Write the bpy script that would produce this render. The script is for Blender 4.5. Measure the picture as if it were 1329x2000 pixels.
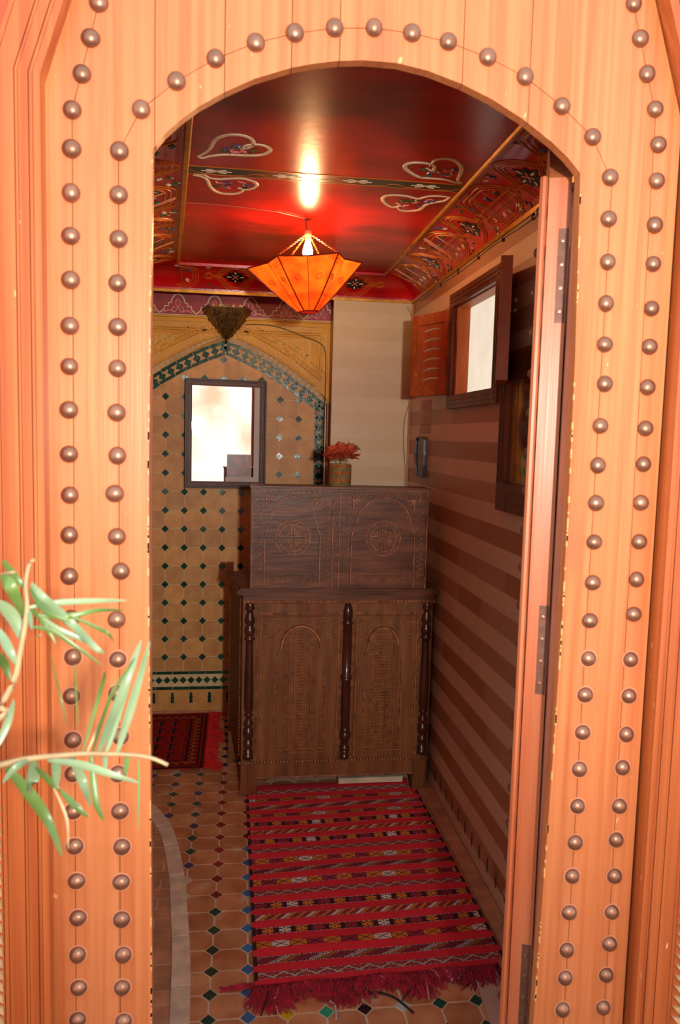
import bpy, math, random
import numpy as np
from mathutils import Vector, Matrix
random.seed(7)
for o in list(bpy.data.objects): bpy.data.objects.remove(o)
SC = bpy.context.scene
COL = SC.collection
PI = math.pi

# ------------------------------------------------------------------ camera
CAM = Vector((0, 0, 1.52))
R_ = Vector((0.9907997353660513, -0.13287278066007538, 0.025704251753787873))
U_ = Vector((-0.0125306500303957, 0.09904563093344489, 0.9950039928577228))
F_ = Vector((0.13475484113150946, 0.9861717837946162, -0.09646940260500385))
cd = bpy.data.cameras.new('camera'); cam = bpy.data.objects.new('camera', cd); COL.objects.link(cam)
cam.matrix_world = Matrix(((R_.x, U_.x, -F_.x, CAM.x), (R_.y, U_.y, -F_.y, CAM.y), (R_.z, U_.z, -F_.z, CAM.z), (0, 0, 0, 1)))
cd.sensor_fit = 'VERTICAL'; cd.sensor_height = 23.7; cd.lens = 1500 / 2000 * 23.7
cd.clip_start = 0.02
cd.dof.use_dof = True; cd.dof.focus_distance = 3.3; cd.dof.aperture_fstop = 4.5
SC.camera = cam
# ------------------------------------------------------------------ world, lights, exposure
w = bpy.data.worlds.new('sky'); SC.world = w; w.use_nodes = True
bg = w.node_tree.nodes['Background']; bg.inputs[0].default_value = (0.80, 0.89, 1.0, 1); bg.inputs[1].default_value = 1.7
def lamp(name, kind, loc, energy, col, **k):
    l = bpy.data.lights.new(name, kind); l.energy = energy; l.color = col
    for a, b in k.items(): setattr(l, a, b)
    o = bpy.data.objects.new(name, l); COL.objects.link(o); o.location = loc; return o
s = lamp('sun', 'SUN', (0, 3, 6), 9.0, (1, .95, .88), angle=.01)
s.rotation_euler = Vector((-.22, -1, -1.35)).to_track_quat('-Z', 'Y').to_euler()
fl = lamp('camera_flash', 'SPOT', (.24, -.55, 1.62), 245, (1, .92, .83), shadow_soft_size=.045, spot_size=math.radians(91), spot_blend=1.0)
fl.rotation_euler = Vector((.02, 1.9, .22)).to_track_quat('-Z', 'Y').to_euler()
vs = SC.view_settings; vs.view_transform = 'Standard'; vs.look = 'None'; vs.exposure = 0.0; vs.gamma = 1; vs.use_curve_mapping = False

# ------------------------------------------------------------------ helpers
def ray(px, py): return R_ * (px - 664.5) - U_ * (py - 1000) + F_ * 1500
def at(px, py, ax, val):                      # the point of a real plane (x, y or z = val) seen at a pixel of the 1329 x 2000 photograph
    d = ray(px, py); i = 'xyz'.index(ax); return CAM + d * ((val - CAM[i]) / d[i])
def srgb(*c):
    return tuple((x / 255 / 12.92 if x <= 10 else ((x / 255 + .055) / 1.055) ** 2.4) for x in c) + (1,)
def mirr(f, *a): return f(*a)

class MB:
    def __init__(s): s.v = []; s.f = []
    def add(s, vs, fs):
        n = len(s.v); s.v += [tuple(p) for p in vs]; s.f += [tuple(i + n for i in f) for f in fs]
    def box(s, x0, x1, y0, y1, z0, z1):
        s.add([(x, y, z) for x in (x0, x1) for y in (y0, y1) for z in (z0, z1)],
              [(0, 1, 3, 2), (4, 6, 7, 5), (0, 4, 5, 1), (2, 3, 7, 6), (0, 2, 6, 4), (1, 5, 7, 3)])
    def prism(s, pts, h0, h1, mp, taper=0):
        n = len(pts)
        if taper:
            cx = sum(p[0] for p in pts) / n; cy = sum(p[1] for p in pts) / n
            top = [(cx + (p[0] - cx) * (1 - taper), cy + (p[1] - cy) * (1 - taper)) for p in pts]
        else: top = pts
        s.add([mp(p[0], p[1], h0) for p in pts] + [mp(p[0], p[1], h1) for p in top],
              [tuple(range(n))[::-1], tuple(range(n, 2 * n))] + [(i, (i + 1) % n, n + (i + 1) % n, n + i) for i in range(n)])
    def ribbon(s, pts, wd, h0, h1, mp, closed=False, top=.6):
        P = [Vector(p) for p in pts]; n = len(P); vv = []
        for i in range(n):
            a = P[(i - 1) % n] if (closed or i) else P[i]; b = P[(i + 1) % n] if (closed or i < n - 1) else P[i]
            t = (b - a); t = t.normalized() if t.length > 1e-9 else Vector((1, 0)); nn = Vector((-t.y, t.x))
            k = wd[i] if isinstance(wd, (list, tuple)) else wd
            for q, h in ((k / 2, h0), (k / 2 * top, h1), (-k / 2 * top, h1), (-k / 2, h0)):
                vv.append(mp(P[i].x + nn.x * q, P[i].y + nn.y * q, h))
        ff = []
        for i in range(n if closed else n - 1):
            j = (i + 1) % n
            for k in range(3): ff.append((4 * i + k, 4 * i + k + 1, 4 * j + k + 1, 4 * j + k))
        if not closed: ff += [(0, 1, 2, 3), (4 * n - 1, 4 * n - 2, 4 * n - 3, 4 * n - 4)]
        s.add(vv, ff)
    def tube(s, pts, r, n=6):
        P = [Vector(p) for p in pts]; m = len(P); vv = []
        for i in range(m):
            t = (P[min(i + 1, m - 1)] - P[max(i - 1, 0)]).normalized()
            a = t.cross(Vector((0, 0, 1)) if abs(t.z) < .9 else Vector((1, 0, 0))).normalized(); b = t.cross(a)
            rr = r[i] if isinstance(r, (list, tuple)) else r
            vv += [P[i] + (a * math.cos(k * 2 * PI / n) + b * math.sin(k * 2 * PI / n)) * rr for k in range(n)]
        ff = [(i * n + k, i * n + (k + 1) % n, (i + 1) * n + (k + 1) % n, (i + 1) * n + k) for i in range(m - 1) for k in range(n)]
        ff += [tuple(range(n))[::-1], tuple(range((m - 1) * n, m * n))]
        s.add(vv, ff)
    def lathe(s, prof, c, n=16, a0=0, axis='z', rot=None):
        vv = []; m = len(prof)
        for r, z in prof:
            for k in range(n):
                p = Vector((r * math.cos(a0 + k * 2 * PI / n), r * math.sin(a0 + k * 2 * PI / n), z))
                if axis == 'y': p = Vector((p.x, -p.z, p.y))
                if rot: p = rot @ p
                vv.append(p + Vector(c))
        ff = [(i * n + k, i * n + (k + 1) % n, (i + 1) * n + (k + 1) % n, (i + 1) * n + k) for i in range(m - 1) for k in range(n)]
        ff += [tuple(range(n))[::-1], tuple(range((m - 1) * n, m * n))]
        s.add(vv, ff)
    def rope(s, a, b, r, pitch=None, up=(0, -1, 0)):   # a carved rope moulding: slanted lozenge beads between a and b
        a = Vector(a); b = Vector(b); L = (b - a).length; t = (b - a) / L; nn = Vector(up); sd = t.cross(nn).normalized()
        pitch = pitch or r * 2.2; k = max(2, int(L / pitch))
        for i in range(k):
            c = a + t * (L * (i + .5) / k); p = L / k
            d = (t * p * .55); e = sd * r
            q = [c - e - d * 1.1, c - e + d * .1, c + e + d * 1.1, c + e - d * .1]
            m1 = (q[0] + q[3]) / 2; m2 = (q[1] + q[2]) / 2
            s.add(q + [m1 + nn * r * .9, m2 + nn * r * .9, q[0] * 1], [(0, 1, 5, 4), (4, 5, 2, 3), (1, 2, 5), (0, 4, 3)])
    def build(s, name, m, parent=None, smooth=False, **k):
        me = bpy.data.meshes.new(name); me.from_pydata(s.v, [], s.f)
        me.materials.append(m)
        if smooth: me.polygons.foreach_set('use_smooth', [True] * len(me.polygons))
        o = bpy.data.objects.new(name, me); COL.objects.link(o)
        return par(o, parent, **k)
def par(o, parent, **k):
    if parent:
        o.parent = parent; o.matrix_parent_inverse = parent.matrix_basis.inverted()
    for a, b in k.items(): o[a] = b
    return o
def inst(name, me, loc, parent, rot=None, scale=None, **k):
    o = bpy.data.objects.new(name, me); COL.objects.link(o); o.location = loc
    if rot: o.rotation_euler = rot
    if scale: o.scale = scale
    return par(o, parent, **k)
def root(name, loc=(0, 0, 0), **k):
    o = bpy.data.objects.new(name, None); COL.objects.link(o); o.matrix_basis = Matrix.Translation(loc); o.empty_display_size = .05
    for a, b in k.items(): o[a] = b
    return o
def mesh_of(mb, name, m, smooth=False):
    me = bpy.data.meshes.new(name); me.from_pydata(mb.v, [], mb.f); me.materials.append(m)
    if smooth: me.polygons.foreach_set('use_smooth', [True] * len(me.polygons))
    return me
def clip(poly, a, b):                          # keep the side left of a->b
    out = []; n = len(poly)
    sd = lambda p: (b[0] - a[0]) * (p[1] - a[1]) - (b[1] - a[1]) * (p[0] - a[0])
    for i in range(n):
        p, q = poly[i], poly[(i + 1) % n]; sp, sq = sd(p), sd(q)
        if sp >= 0: out.append(p)
        if (sp >= 0) != (sq >= 0):
            t = sp / (sp - sq); out.append((p[0] + (q[0] - p[0]) * t, p[1] + (q[1] - p[1]) * t))
    return out
def area(p): return abs(sum(p[i][0] * p[(i + 1) % len(p)][1] - p[(i + 1) % len(p)][0] * p[i][1] for i in range(len(p)))) / 2
def arc(cx, cy, r, a0, a1, n=12, ry=None): return [(cx + r * math.cos(a0 + (a1 - a0) * i / n), cy + (ry or r) * math.sin(a0 + (a1 - a0) * i / n)) for i in range(n + 1)]
def spiral(cx, cy, r0, a0, turns, n=22, grow=0.0, dirn=1):
    return [(cx + r0 * (1 - i / n * (1 - grow)) * math.cos(a0 + dirn * turns * 2 * PI * i / n), cy + r0 * (1 - i / n * (1 - grow)) * math.sin(a0 + dirn * turns * 2 * PI * i / n)) for i in range(n + 1)]
def smooth_line(pts, n=6):                      # Catmull-Rom
    P = [Vector(p) for p in pts]; out = []
    for i in range(len(P) - 1):
        p0 = P[max(i - 1, 0)]; p1 = P[i]; p2 = P[i + 1]; p3 = P[min(i + 2, len(P) - 1)]
        for k in range(n):
            t = k / n
            out.append(.5 * ((2 * p1) + (p2 - p0) * t + (2 * p0 - 5 * p1 + 4 * p2 - p3) * t * t + (3 * p1 - p0 - 3 * p2 + p3) * t ** 3))
    out.append(P[-1]); return out
def fy(y0): return lambda u, v, h: (u, y0 - h, v)
def fx(x0): return lambda u, v, h: (x0 - h, u, v)
def fz(z0): return lambda u, v, h: (u, v, z0 + h)
def fceil(z0): return lambda u, v, h: (u, v, z0 - h)

# ------------------------------------------------------------------ materials
def M(name, col, rough=.5, metal=0, var=.15, sc=(8, 8, 8), bump=0, bsc=(40, 40, 40), objvar=0, col2=None, coat=0, spots=None, emit=0, trans=0, spec=.5, contrast=1):
    m = bpy.data.materials.new(name); m.use_nodes = True; nt = m.node_tree; N = nt.nodes; L = nt.links
    b = N['Principled BSDF']; g = N.new('ShaderNodeNewGeometry')
    def noise(scale, det=5, dist=0):
        mp = N.new('ShaderNodeMapping'); mp.inputs['Scale'].default_value = scale; L.new(g.outputs['Position'], mp.inputs['Vector'])
        t = N.new('ShaderNodeTexNoise'); t.inputs['Scale'].default_value = 1; t.inputs['Detail'].default_value = det; t.inputs['Distortion'].default_value = dist
        L.new(mp.outputs[0], t.inputs['Vector']); return t.outputs['Fac']
    def mix(f, a, c):
        x = N.new('ShaderNodeMix'); x.data_type = 'RGBA'
        if hasattr(f, 'is_linked'): L.new(f, x.inputs[0])
        else: x.inputs[0].default_value = f
        for s, i in ((a, 6), (c, 7)):
            if hasattr(s, 'is_linked'): L.new(s, x.inputs[i])
            else: x.inputs[i].default_value = s
        return x.outputs[2]
    c2 = col2 or tuple(max(0, c * (1 - var * 2)) for c in col[:3]) + (1,)
    rmp = N.new('ShaderNodeMapRange'); rmp.inputs[1].default_value = .5 - .2 / contrast; rmp.inputs[2].default_value = .5 + .2 / contrast
    L.new(noise(sc), rmp.inputs[0])
    c = mix(rmp.outputs[0], c2, col)
    if spots:
        for (scol, ssc, lo, hi) in spots:
            mr = N.new('ShaderNodeMapRange'); mr.inputs[1].default_value = lo; mr.inputs[2].default_value = hi
            L.new(noise(ssc, 3), mr.inputs[0]); c = mix(mr.outputs[0], c, scol)
    if objvar:
        oi = N.new('ShaderNodeObjectInfo'); mr = N.new('ShaderNodeMapRange'); mr.inputs[3].default_value = 1 - objvar; mr.inputs[4].default_value = 1 + objvar
        L.new(oi.outputs['Random'], mr.inputs[0]); hs = N.new('ShaderNodeHueSaturation'); L.new(mr.outputs[0], hs.inputs['Value']); L.new(c, hs.inputs['Color']); c = hs.outputs[0]
    L.new(c, b.inputs['Base Color'])
    b.inputs['Roughness'].default_value = rough; b.inputs['Metallic'].default_value = metal; b.inputs['Specular IOR Level'].default_value = spec
    if coat: b.inputs['Coat Weight'].default_value = coat; b.inputs['Coat Roughness'].default_value = .12
    if bump:
        bp = N.new('ShaderNodeBump'); bp.inputs['Strength'].default_value = bump; bp.inputs['Distance'].default_value = .004
        L.new(noise(bsc, 4), bp.inputs['Height']); L.new(bp.outputs[0], b.inputs['Normal'])
        if coat: L.new(bp.outputs[0], b.inputs['Coat Normal'])
    if emit: b.inputs['Emission Color'].default_value = col; b.inputs['Emission Strength'].default_value = emit
    if trans: b.inputs['Transmission Weight'].default_value = trans
    return m
door_w = M('door_wood', srgb(198, 124, 76), .36, var=.12, sc=(95, 95, 1.8), bump=.12, bsc=(220, 220, 5), objvar=.05, col2=srgb(178, 98, 52), contrast=.9,
           spots=[(srgb(150, 70, 52), (7, 7, 1.4), .62, .8), (srgb(225, 170, 120), (55, 55, 26), .74, .78)], spec=.5)
frame_w = M('frame_wood', srgb(190, 104, 52), .36, var=.12, sc=(60, 60, 1.2), bump=.12, bsc=(200, 200, 4), col2=srgb(154, 70, 28), spots=[(srgb(225, 175, 125), (70, 70, 20), .73, .77)], objvar=.04)
gap_m = M('seam_brown', srgb(120, 66, 44), .9)  # brown of the ledger that shows between the planks
reveal_w = M('reveal_wood', srgb(176, 78, 38), .4, var=.12, sc=(60, 60, 2))
worn = M('worn_edge', srgb(216, 160, 92), .6, var=.05, sc=(60, 60, 30))
dust = M('stud_dust', srgb(204, 140, 106), .9, var=.1)
stud_m = M('bronze_stud', srgb(162, 118, 94), .36, .8, var=.12, sc=(60, 60, 60), bump=.08, bsc=(150, 150, 150), objvar=.1)
iron = M('dark_iron', srgb(116, 76, 60), .55, .4, var=.2, sc=(60, 60, 60), bump=.1)
leaf_w = M('leaf_wood', srgb(190, 112, 74), .38, var=.12, sc=(60, 60, 2), bump=.1, bsc=(150, 150, 4), col2=srgb(170, 86, 48))
terra = M('terracotta_wall', srgb(210, 156, 86), .5, var=.18, sc=(14, 14, 14), bump=.12, bsc=(28, 28, 28), objvar=.14, col2=srgb(186, 126, 62))
terra_f = M('terracotta_floor', srgb(206, 142, 98), .42, var=.2, sc=(11, 11, 11), bump=.14, bsc=(22, 22, 22), objvar=.13, col2=srgb(170, 98, 58), spots=[(srgb(196, 160, 130), (9, 9, 9), .6, .72)])
brick_f = M('brick_floor', srgb(206, 144, 104), .6, var=.2, sc=(16, 16, 16), bump=.14, objvar=.14)
grout = M('grout', srgb(232, 200, 150), .85, var=.12, sc=(30, 30, 30))
grout_f = M('floor_grout', srgb(220, 190, 158), .85, var=.12, sc=(30, 30, 30))
green = M('green_glaze', srgb(30, 78, 56), .2, var=.25, sc=(30, 30, 30), bump=.2, bsc=(45, 45, 45), objvar=.3, spec=.35)
DC = {'green': green, 'red': M('red_glaze', srgb(142, 30, 34), .2, var=.2, objvar=.15), 'blue': M('blue_glaze', srgb(72, 116, 168), .2, var=.2, objvar=.15),
      'yellow': M('yellow_glaze', srgb(224, 178, 40), .25), 'teal': M('teal_glaze', srgb(52, 160, 118), .25), 'black': M('black_glaze', srgb(44, 22, 34), .2),
      'violet': M('violet_glaze', srgb(56, 44, 92), .2), 'white': M('white_glaze', srgb(214, 206, 200), .3)}
stone = M('kerb_stone', srgb(236, 206, 176), .6, var=.15, sc=(20, 20, 20), bump=.1, objvar=.1)
stone_b = M('kerb_stone_grey', srgb(206, 204, 198), .6, var=.12, sc=(20, 20, 20), bump=.1, objvar=.06)
marble = M('pink_marble', srgb(206, 164, 140), .4, var=.1)
ochre = M('ochre_plaster', srgb(216, 158, 30), .55, var=.14, sc=(9, 9, 9), bump=.1, col2=srgb(200, 140, 28))
ochre_l = M('ochre_relief', srgb(250, 212, 116), .55, var=.12, sc=(20, 20, 20))
lattice_m = M('lattice_line', srgb(248, 220, 176), .6)
plaster = M('cream_plaster', srgb(214, 186, 150), .42, var=.07, sc=(5, 5, 5), bump=.12, bsc=(14, 14, 14), col2=srgb(200, 168, 130))
redlac = M('red_lacquer', srgb(200, 12, 6), .25, var=.3, sc=(2.2, 5, 3), bump=.09, bsc=(40, 40, 40), col2=srgb(120, 6, 6), coat=.05, spec=.28)
redcove = M('red_cove', srgb(196, 18, 18), .26, var=.2, sc=(6, 6, 6), bump=.08, bsc=(60, 60, 60), col2=srgb(150, 10, 12), coat=.15, spec=.4)
gold = M('gold_line', srgb(196, 104, 26), .35, var=.15, sc=(30, 30, 30))
goldm = M('gilt_edge', srgb(214, 150, 50), .3, .6, var=.2, sc=(30, 30, 30))
cream = M('cream_paint', srgb(226, 200, 164), .5, var=.1, sc=(30, 30, 30))
dgreen = M('dark_green_paint', srgb(40, 44, 24), .3, var=.2, sc=(30, 30, 30))
pgreen = M('green_paint', srgb(52, 88, 44), .35)
pblue = M('blue_paint', srgb(66, 78, 120), .35)
ppink = M('pink_paint', srgb(226, 128, 122), .45)
frieze_r = M('frieze_red', srgb(166, 40, 50), .5, var=.2, sc=(12, 12, 12), bump=.1)
frieze_p = M('frieze_rose', srgb(178, 92, 84), .5, var=.15, sc=(20, 20, 20))
blackp = M('black_paint', srgb(24, 16, 14), .3)
cab = M('cabinet_wood', srgb(114, 66, 42), .4, var=.25, sc=(5, 5, 30), bump=.22, bsc=(12, 12, 90), col2=srgb(64, 33, 20), objvar=.03, spec=.3)
cab2 = M('cabinet_wood_lower', srgb(130, 80, 42), .55, var=.25, sc=(30, 30, 3), bump=.25, bsc=(100, 100, 8), col2=srgb(92, 52, 26), spec=.3, spots=[(srgb(110, 40, 22), (5, 5, 3), .62, .75)])
cabe = M('cabinet_worn_lit_relief', srgb(170, 110, 76), .45, var=.25, sc=(40, 40, 40), col2=srgb(104, 60, 36), spec=.35)  # worn raised carving, also coloured lighter to deepen the relief's shading
cabe2 = M('cabinet_lower_relief', srgb(172, 110, 62), .55, var=.3, sc=(40, 40, 40), col2=srgb(96, 54, 28), spec=.3)  # raised carving coloured lighter than its ground, deepening the carved shading
cabd = M('cabinet_column_wood', srgb(76, 38, 26), .26, var=.3, sc=(30, 30, 6), coat=.3, col2=srgb(50, 24, 17))
shut = M('shutter_wood', srgb(178, 88, 38), .5, var=.2, sc=(30, 30, 5), bump=.15, col2=srgb(142, 64, 26))
shut_l = M('shutter_pale_wood', srgb(196, 124, 66), .5, var=.15, sc=(30, 30, 5))
dwood = M('dark_wood', srgb(116, 58, 28), .4, var=.3, sc=(30, 30, 6), bump=.2)
brassd = M('aged_brass', srgb(160, 120, 66), .42, .6, var=.3, sc=(60, 60, 60), bump=.3, bsc=(120, 120, 120), spots=[(srgb(40, 24, 14), (110, 110, 110), .58, .62)])
gold_leaf = M('beaten_brass', srgb(222, 170, 84), .3, .9, var=.2, sc=(30, 30, 30), bump=.8, bsc=(20, 20, 70))
mframe = M('picture_frame_wood', srgb(84, 44, 28), .4, 0, var=.3, sc=(60, 60, 60), spec=.3)
redyarn = M('red_yarn', srgb(190, 30, 50), .9, var=.3, sc=(50, 50, 50), objvar=.1)
whiteyarn = M('white_yarn', srgb(210, 190, 190), .9)
darkyarn = M('dark_yarn', srgb(38, 26, 30), .9)
cable_m = M('grey_cable', srgb(176, 150, 120), .5)
paper = M('paper', srgb(206, 168, 146), .8)
stamp = M('red_stamp', srgb(190, 96, 84), .8)
slate = M('blue_grey_metal', srgb(78, 78, 84), .35, .3, var=.3, sc=(40, 40, 40))
street_pink = M('street_plaster', srgb(236, 214, 200), .9, var=.06, sc=(1.6, 1.6, 1.6), col2=srgb(214, 150, 122), contrast=1.2, bump=.3, bsc=(6, 6, 6))
street_g = M('street_paving', srgb(150, 120, 96), .9, var=.1)
leafg = M('palm_leaf', srgb(98, 128, 62), .35, var=.2, sc=(20, 20, 20), objvar=.2, col2=srgb(70, 98, 44))
leafb = M('palm_leaf_pale', srgb(128, 156, 116), .3, var=.15, sc=(20, 20, 20), objvar=.12)
straw = M('dry_stem', srgb(196, 170, 124), .5, var=.2, sc=(30, 30, 30), objvar=.15)
petal = M('flower_petal', srgb(206, 92, 52), .6, var=.2, sc=(60, 60, 60), col2=srgb(170, 54, 34))
fleaf = M('flower_leaf', srgb(92, 90, 36), .6)
wick = M('woven_straw', srgb(150, 128, 78), .7, var=.3, sc=(120, 120, 60), bump=.4, bsc=(160, 160, 160))
wick2 = M('woven_orange', srgb(190, 104, 50), .7, var=.3, sc=(120, 120, 60), bump=.4, bsc=(160, 160, 160))
pot_m = M('clay_pot', srgb(170, 96, 62), .7)
board_m = M('white_board', srgb(214, 200, 170), .6)
mirror_m = M('mirror_glass', srgb(238, 238, 240), .015, 1, var=0)
mat_m = M('grey_mat', srgb(196, 186, 178), .6, var=.03)
photo_m = M('photo_print', srgb(60, 54, 56), .3, var=.4, sc=(22, 22, 22), col2=srgb(150, 70, 60), contrast=2)

def stripes(name, dark, light, faint=False):    # painted courses: bands every 7 cm, faint blocks inside them
    m = M(name, light, .42, var=.06, sc=(7, 7, 7), bump=.12, bsc=(16, 16, 16)); nt = m.node_tree; N = nt.nodes; L = nt.links
    b = N['Principled BSDF']; src = b.inputs['Base Color'].links[0].from_socket
    g = N.new('ShaderNodeNewGeometry'); sp = N.new('ShaderNodeSeparateXYZ'); L.new(g.outputs['Position'], sp.inputs[0])
    def mt(op, a, b2=None):
        x = N.new('ShaderNodeMath'); x.operation = op
        for i, s_ in enumerate((a, b2)):
            if s_ is None: continue
            if hasattr(s_, 'is_linked'): L.new(s_, x.inputs[i])
            else: x.inputs[i].default_value = s_
        return x.outputs[0]
    row = mt('FLOOR', mt('DIVIDE', mt('SUBTRACT', sp.outputs['Z'], 1.517), .0695))
    band = mt('FLOORED_MODULO', row, 2.0)
    along = mt('ADD', mt('ADD', sp.outputs['Y'], sp.outputs['X']), mt('MULTIPLY', row, .115))
    cell = mt('FLOOR', mt('DIVIDE', along, .27))
    cb = N.new('ShaderNodeCombineXYZ'); L.new(row, cb.inputs[0]); L.new(cell, cb.inputs[1])
    wn = N.new('ShaderNodeTexWhiteNoise'); L.new(cb.outputs[0], wn.inputs['Vector'])
    fac = mt('MULTIPLY', band, mt('ADD', .72, mt('MULTIPLY', wn.outputs['Value'], .28)))
    fac = mt('ADD', fac, mt('MULTIPLY', wn.outputs['Value'], .1))
    mx = N.new('ShaderNodeMix'); mx.data_type = 'RGBA'; L.new(fac, mx.inputs[0]); L.new(src, mx.inputs[6]); mx.inputs[7].default_value = dark
    L.new(mx.outputs[2], b.inputs['Base Color']); return m
stripe_r = stripes('striped_wall', srgb(160, 102, 68), srgb(214, 172, 140))
stripe_b = stripes('faint_striped_wall', srgb(192, 166, 126), srgb(202, 178, 140))

# ------------------------------------------------------------------ room shell
YF, YS, YT = 3.86, 4.09, 4.15           # front plane of the niche wall, tiled back of the niche
ZC, ZB = 2.30, 2.205          # ceiling panel, bottom of the cove
XR = .87
def T(px, py): p = at(px, py, 'y', YT); return (p.x, p.z)
CX = T(441, 668)[0]; XJ = T(637, 790)[0]
outer_r = [T(*p) for p in ((441, 666), (460, 673), (482, 682), (508, 696), (533, 711), (556, 726), (577, 742), (607, 765), (634, 788))] + [(XJ, T(637, 790)[1] - .01)]
inner_r = [T(*p) for p in ((441, 693), (477, 709), (517, 730), (560, 758), (590, 781), (615, 799))]
XI = inner_r[-1][0]
outer_l = [(2 * CX - x, z) for x, z in outer_r]; inner_l = [(2 * CX - x, z) for x, z in inner_r]
XJL = 2 * CX - XJ
arch = outer_l[::-1][:-1] + outer_r             # left spring -> apex -> right spring

fl_o = root('floor', kind='structure')
mb = MB(); mb.box(-1.2, 1.0, 1.3, 4.2, -.06, -.0014); mb.build('floor_bed', grout_f, fl_o)
# kerb curve (outer edge of the curved border, then its inner edge)
ko = smooth_line([(-.095, 1.45), (-.10, 1.75), (-.101, 1.88), (-.117, 2.161), (-.137, 2.36), (-.16, 2.565), (-.205, 2.807), (-.257, 2.967), (-.323, 3.088), (-.45, 3.22), (-.62, 3.32)], 6)
def kd(x, y):                                   # distance to the kerb line, + on the right
    best = None
    for i in range(len(ko) - 1):
        a, b = ko[i], ko[i + 1]; ab = b - a; t = max(0, min(1, (Vector((x, y)) - a).dot(ab) / ab.length_squared)); q = a + ab * t
        d = (Vector((x, y)) - q).length; sgn = 1 if (ab.x * (y - q.y) - ab.y * (x - q.x)) < 0 else -1
        if best is None or d < best[0]: best = (d, sgn, i)
    return best[0] * best[1], best[2]
PX, PY = .1035, .0925
def octo(cx, cy, px, py, c, g=.003): 
    a, b = px / 2 - g, py / 2 - g
    return [(cx - a + c, cy - b), (cx + a - c, cy - b), (cx + a, cy - b + c), (cx + a, cy + b - c), (cx + a - c, cy + b), (cx - a + c, cy + b), (cx - a, cy + b - c), (cx - a, cy - b + c)]
def hidden(x, y): return (.12 < x < .74 and 2.12 < y < 3.1) or (.12 < x and 3.25 < y < 3.9)
mo = MB(); mo.prism(octo(0, 0, PX, PY, .021), -.004, .0, fz(0)); oct_me = mesh_of(mo, 'floor_tile', terra_f)
dm = {}
for k, m in DC.items():
    q = MB(); q.prism([(0, -.0205), (.0195, 0), (0, .0205), (-.0195, 0)], -.004, .0006, fz(0)); dm[k] = mesh_of(q, 'diamond_' + k, m)
rowc = ['yellow', 'teal', 'black', 'white', 'green', 'green']
for j in range(-5, 24):
    y = 1.887 + PY * j
    for i in range(-6, 9):
        x = .049 + PX * i + (y - 1.887) * (.012)
        xo, yo = x - PX / 2, y + PY / 2
        if xo > XR or yo > YT: continue
        d, si = kd(xo, yo)
        if not hidden(xo, yo) and d > -.04:
            if d > .06: inst('tile', oct_me, (xo, yo, random.uniform(-.0006, .0006)), fl_o, rot=(0, 0, random.uniform(-.012, .012)))
            else:
                a, b = ko[si], ko[si + 1]; nn = Vector((b.y - a.y, -(b.x - a.x))).normalized() * -.02
                P = clip(octo(xo, yo, PX, PY, .021), (b.x + nn.x, b.y + nn.y), (a.x + nn.x, a.y + nn.y))
                if len(P) > 2 and area(P) > 3e-4:
                    q = MB(); q.prism(P, -.004, 0, fz(0)); q.build('tile', terra_f, fl_o)
        d, si = kd(x, y)
        if not hidden(x, y) and d > .012 and x < XR - .02 and y < YT - .05:
            if j == 0 or j == 1:
                c = {-1: 'green', 0: 'blue'}.get(i, rowc[(i - 1) % 6] if j == 0 else 'green')
            elif i == 0: c = 'blue' if y < 2.75 else 'red'
            elif i == -1: c = 'green' if y < 2.38 else ('red' if y < 3.45 else 'violet')
            elif i <= -2: c = 'green' if (i + j) % 3 else 'violet'
            else: c = random.choice(['green', 'red', 'green', 'blue'])
            inst('diamond_tile', dm[c], (x, y, random.uniform(0, .0008)), fl_o)
# small rectangular paving tiles inside the curved border
for j in range(34):
    y = 1.5 + j * .0535
    for i in range(4):
        x = -.215 - i * .142 + (j % 2) * .05
        P = [(x - .069, y - .025), (x + .069, y - .025), (x + .069, y + .025), (x - .069, y + .025)]
        for cc in P[:]:
            pass
        for (qx, qy) in ((x + .069, y + .025), (x + .069, y - .025)):
            d, si = kd(qx, qy)
            if d > -.035:
                a, b = ko[si], ko[si + 1]; nn = Vector((b.y - a.y, -(b.x - a.x))).normalized() * .03
                P = clip(P, (a.x - nn.x, a.y - nn.y), (b.x - nn.x, b.y - nn.y)) if P else P
        if len(P) > 2 and area(P) > 4e-4 and x > -.8:
            q = MB(); q.prism(P, -.004, random.uniform(-.0005, .001), fz(0)); q.build('brick', brick_f, fl_o)
# curved stone border
k = 0; st_i = 0
while k < len(ko) - 1:
    e = min(k + 5, len(ko) - 1); seg = ko[k:e + 1]; P = []; Q = []
    for n_, p in enumerate(seg):
        t = (ko[min(k + n_ + 1, len(ko) - 1)] - ko[max(k + n_ - 1, 0)]).normalized(); nn = Vector((-t.y, t.x))
        sh = t * (.003 if n_ == 0 else (-.003 if n_ == len(seg) - 1 else 0))
        P.append(p + sh); Q.append(p + nn * .052 + sh)
    q = MB(); q.prism([tuple(p) for p in P] + [tuple(p) for p in Q[::-1]], -.004, .006, fz(0)); q.build('kerb_stone', stone_b if st_i == 1 else stone, fl_o)
    k = e; st_i += 1
# long border tiles against the tiled wall and the striped wall
for i in range(7):
    q = MB(); q.box(-.75 + i * .17, -.753 + i * .17 + .168, 4.06, 4.145, -.004, .004); q.build('border_tile', terra_f, fl_o)
for i in range(16):
    q = MB(); q.box(.812, .866, 1.5 + i * .15, 1.5 + i * .15 + .147, -.004, .006); q.build('border_tile', brick_f, fl_o)

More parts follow.
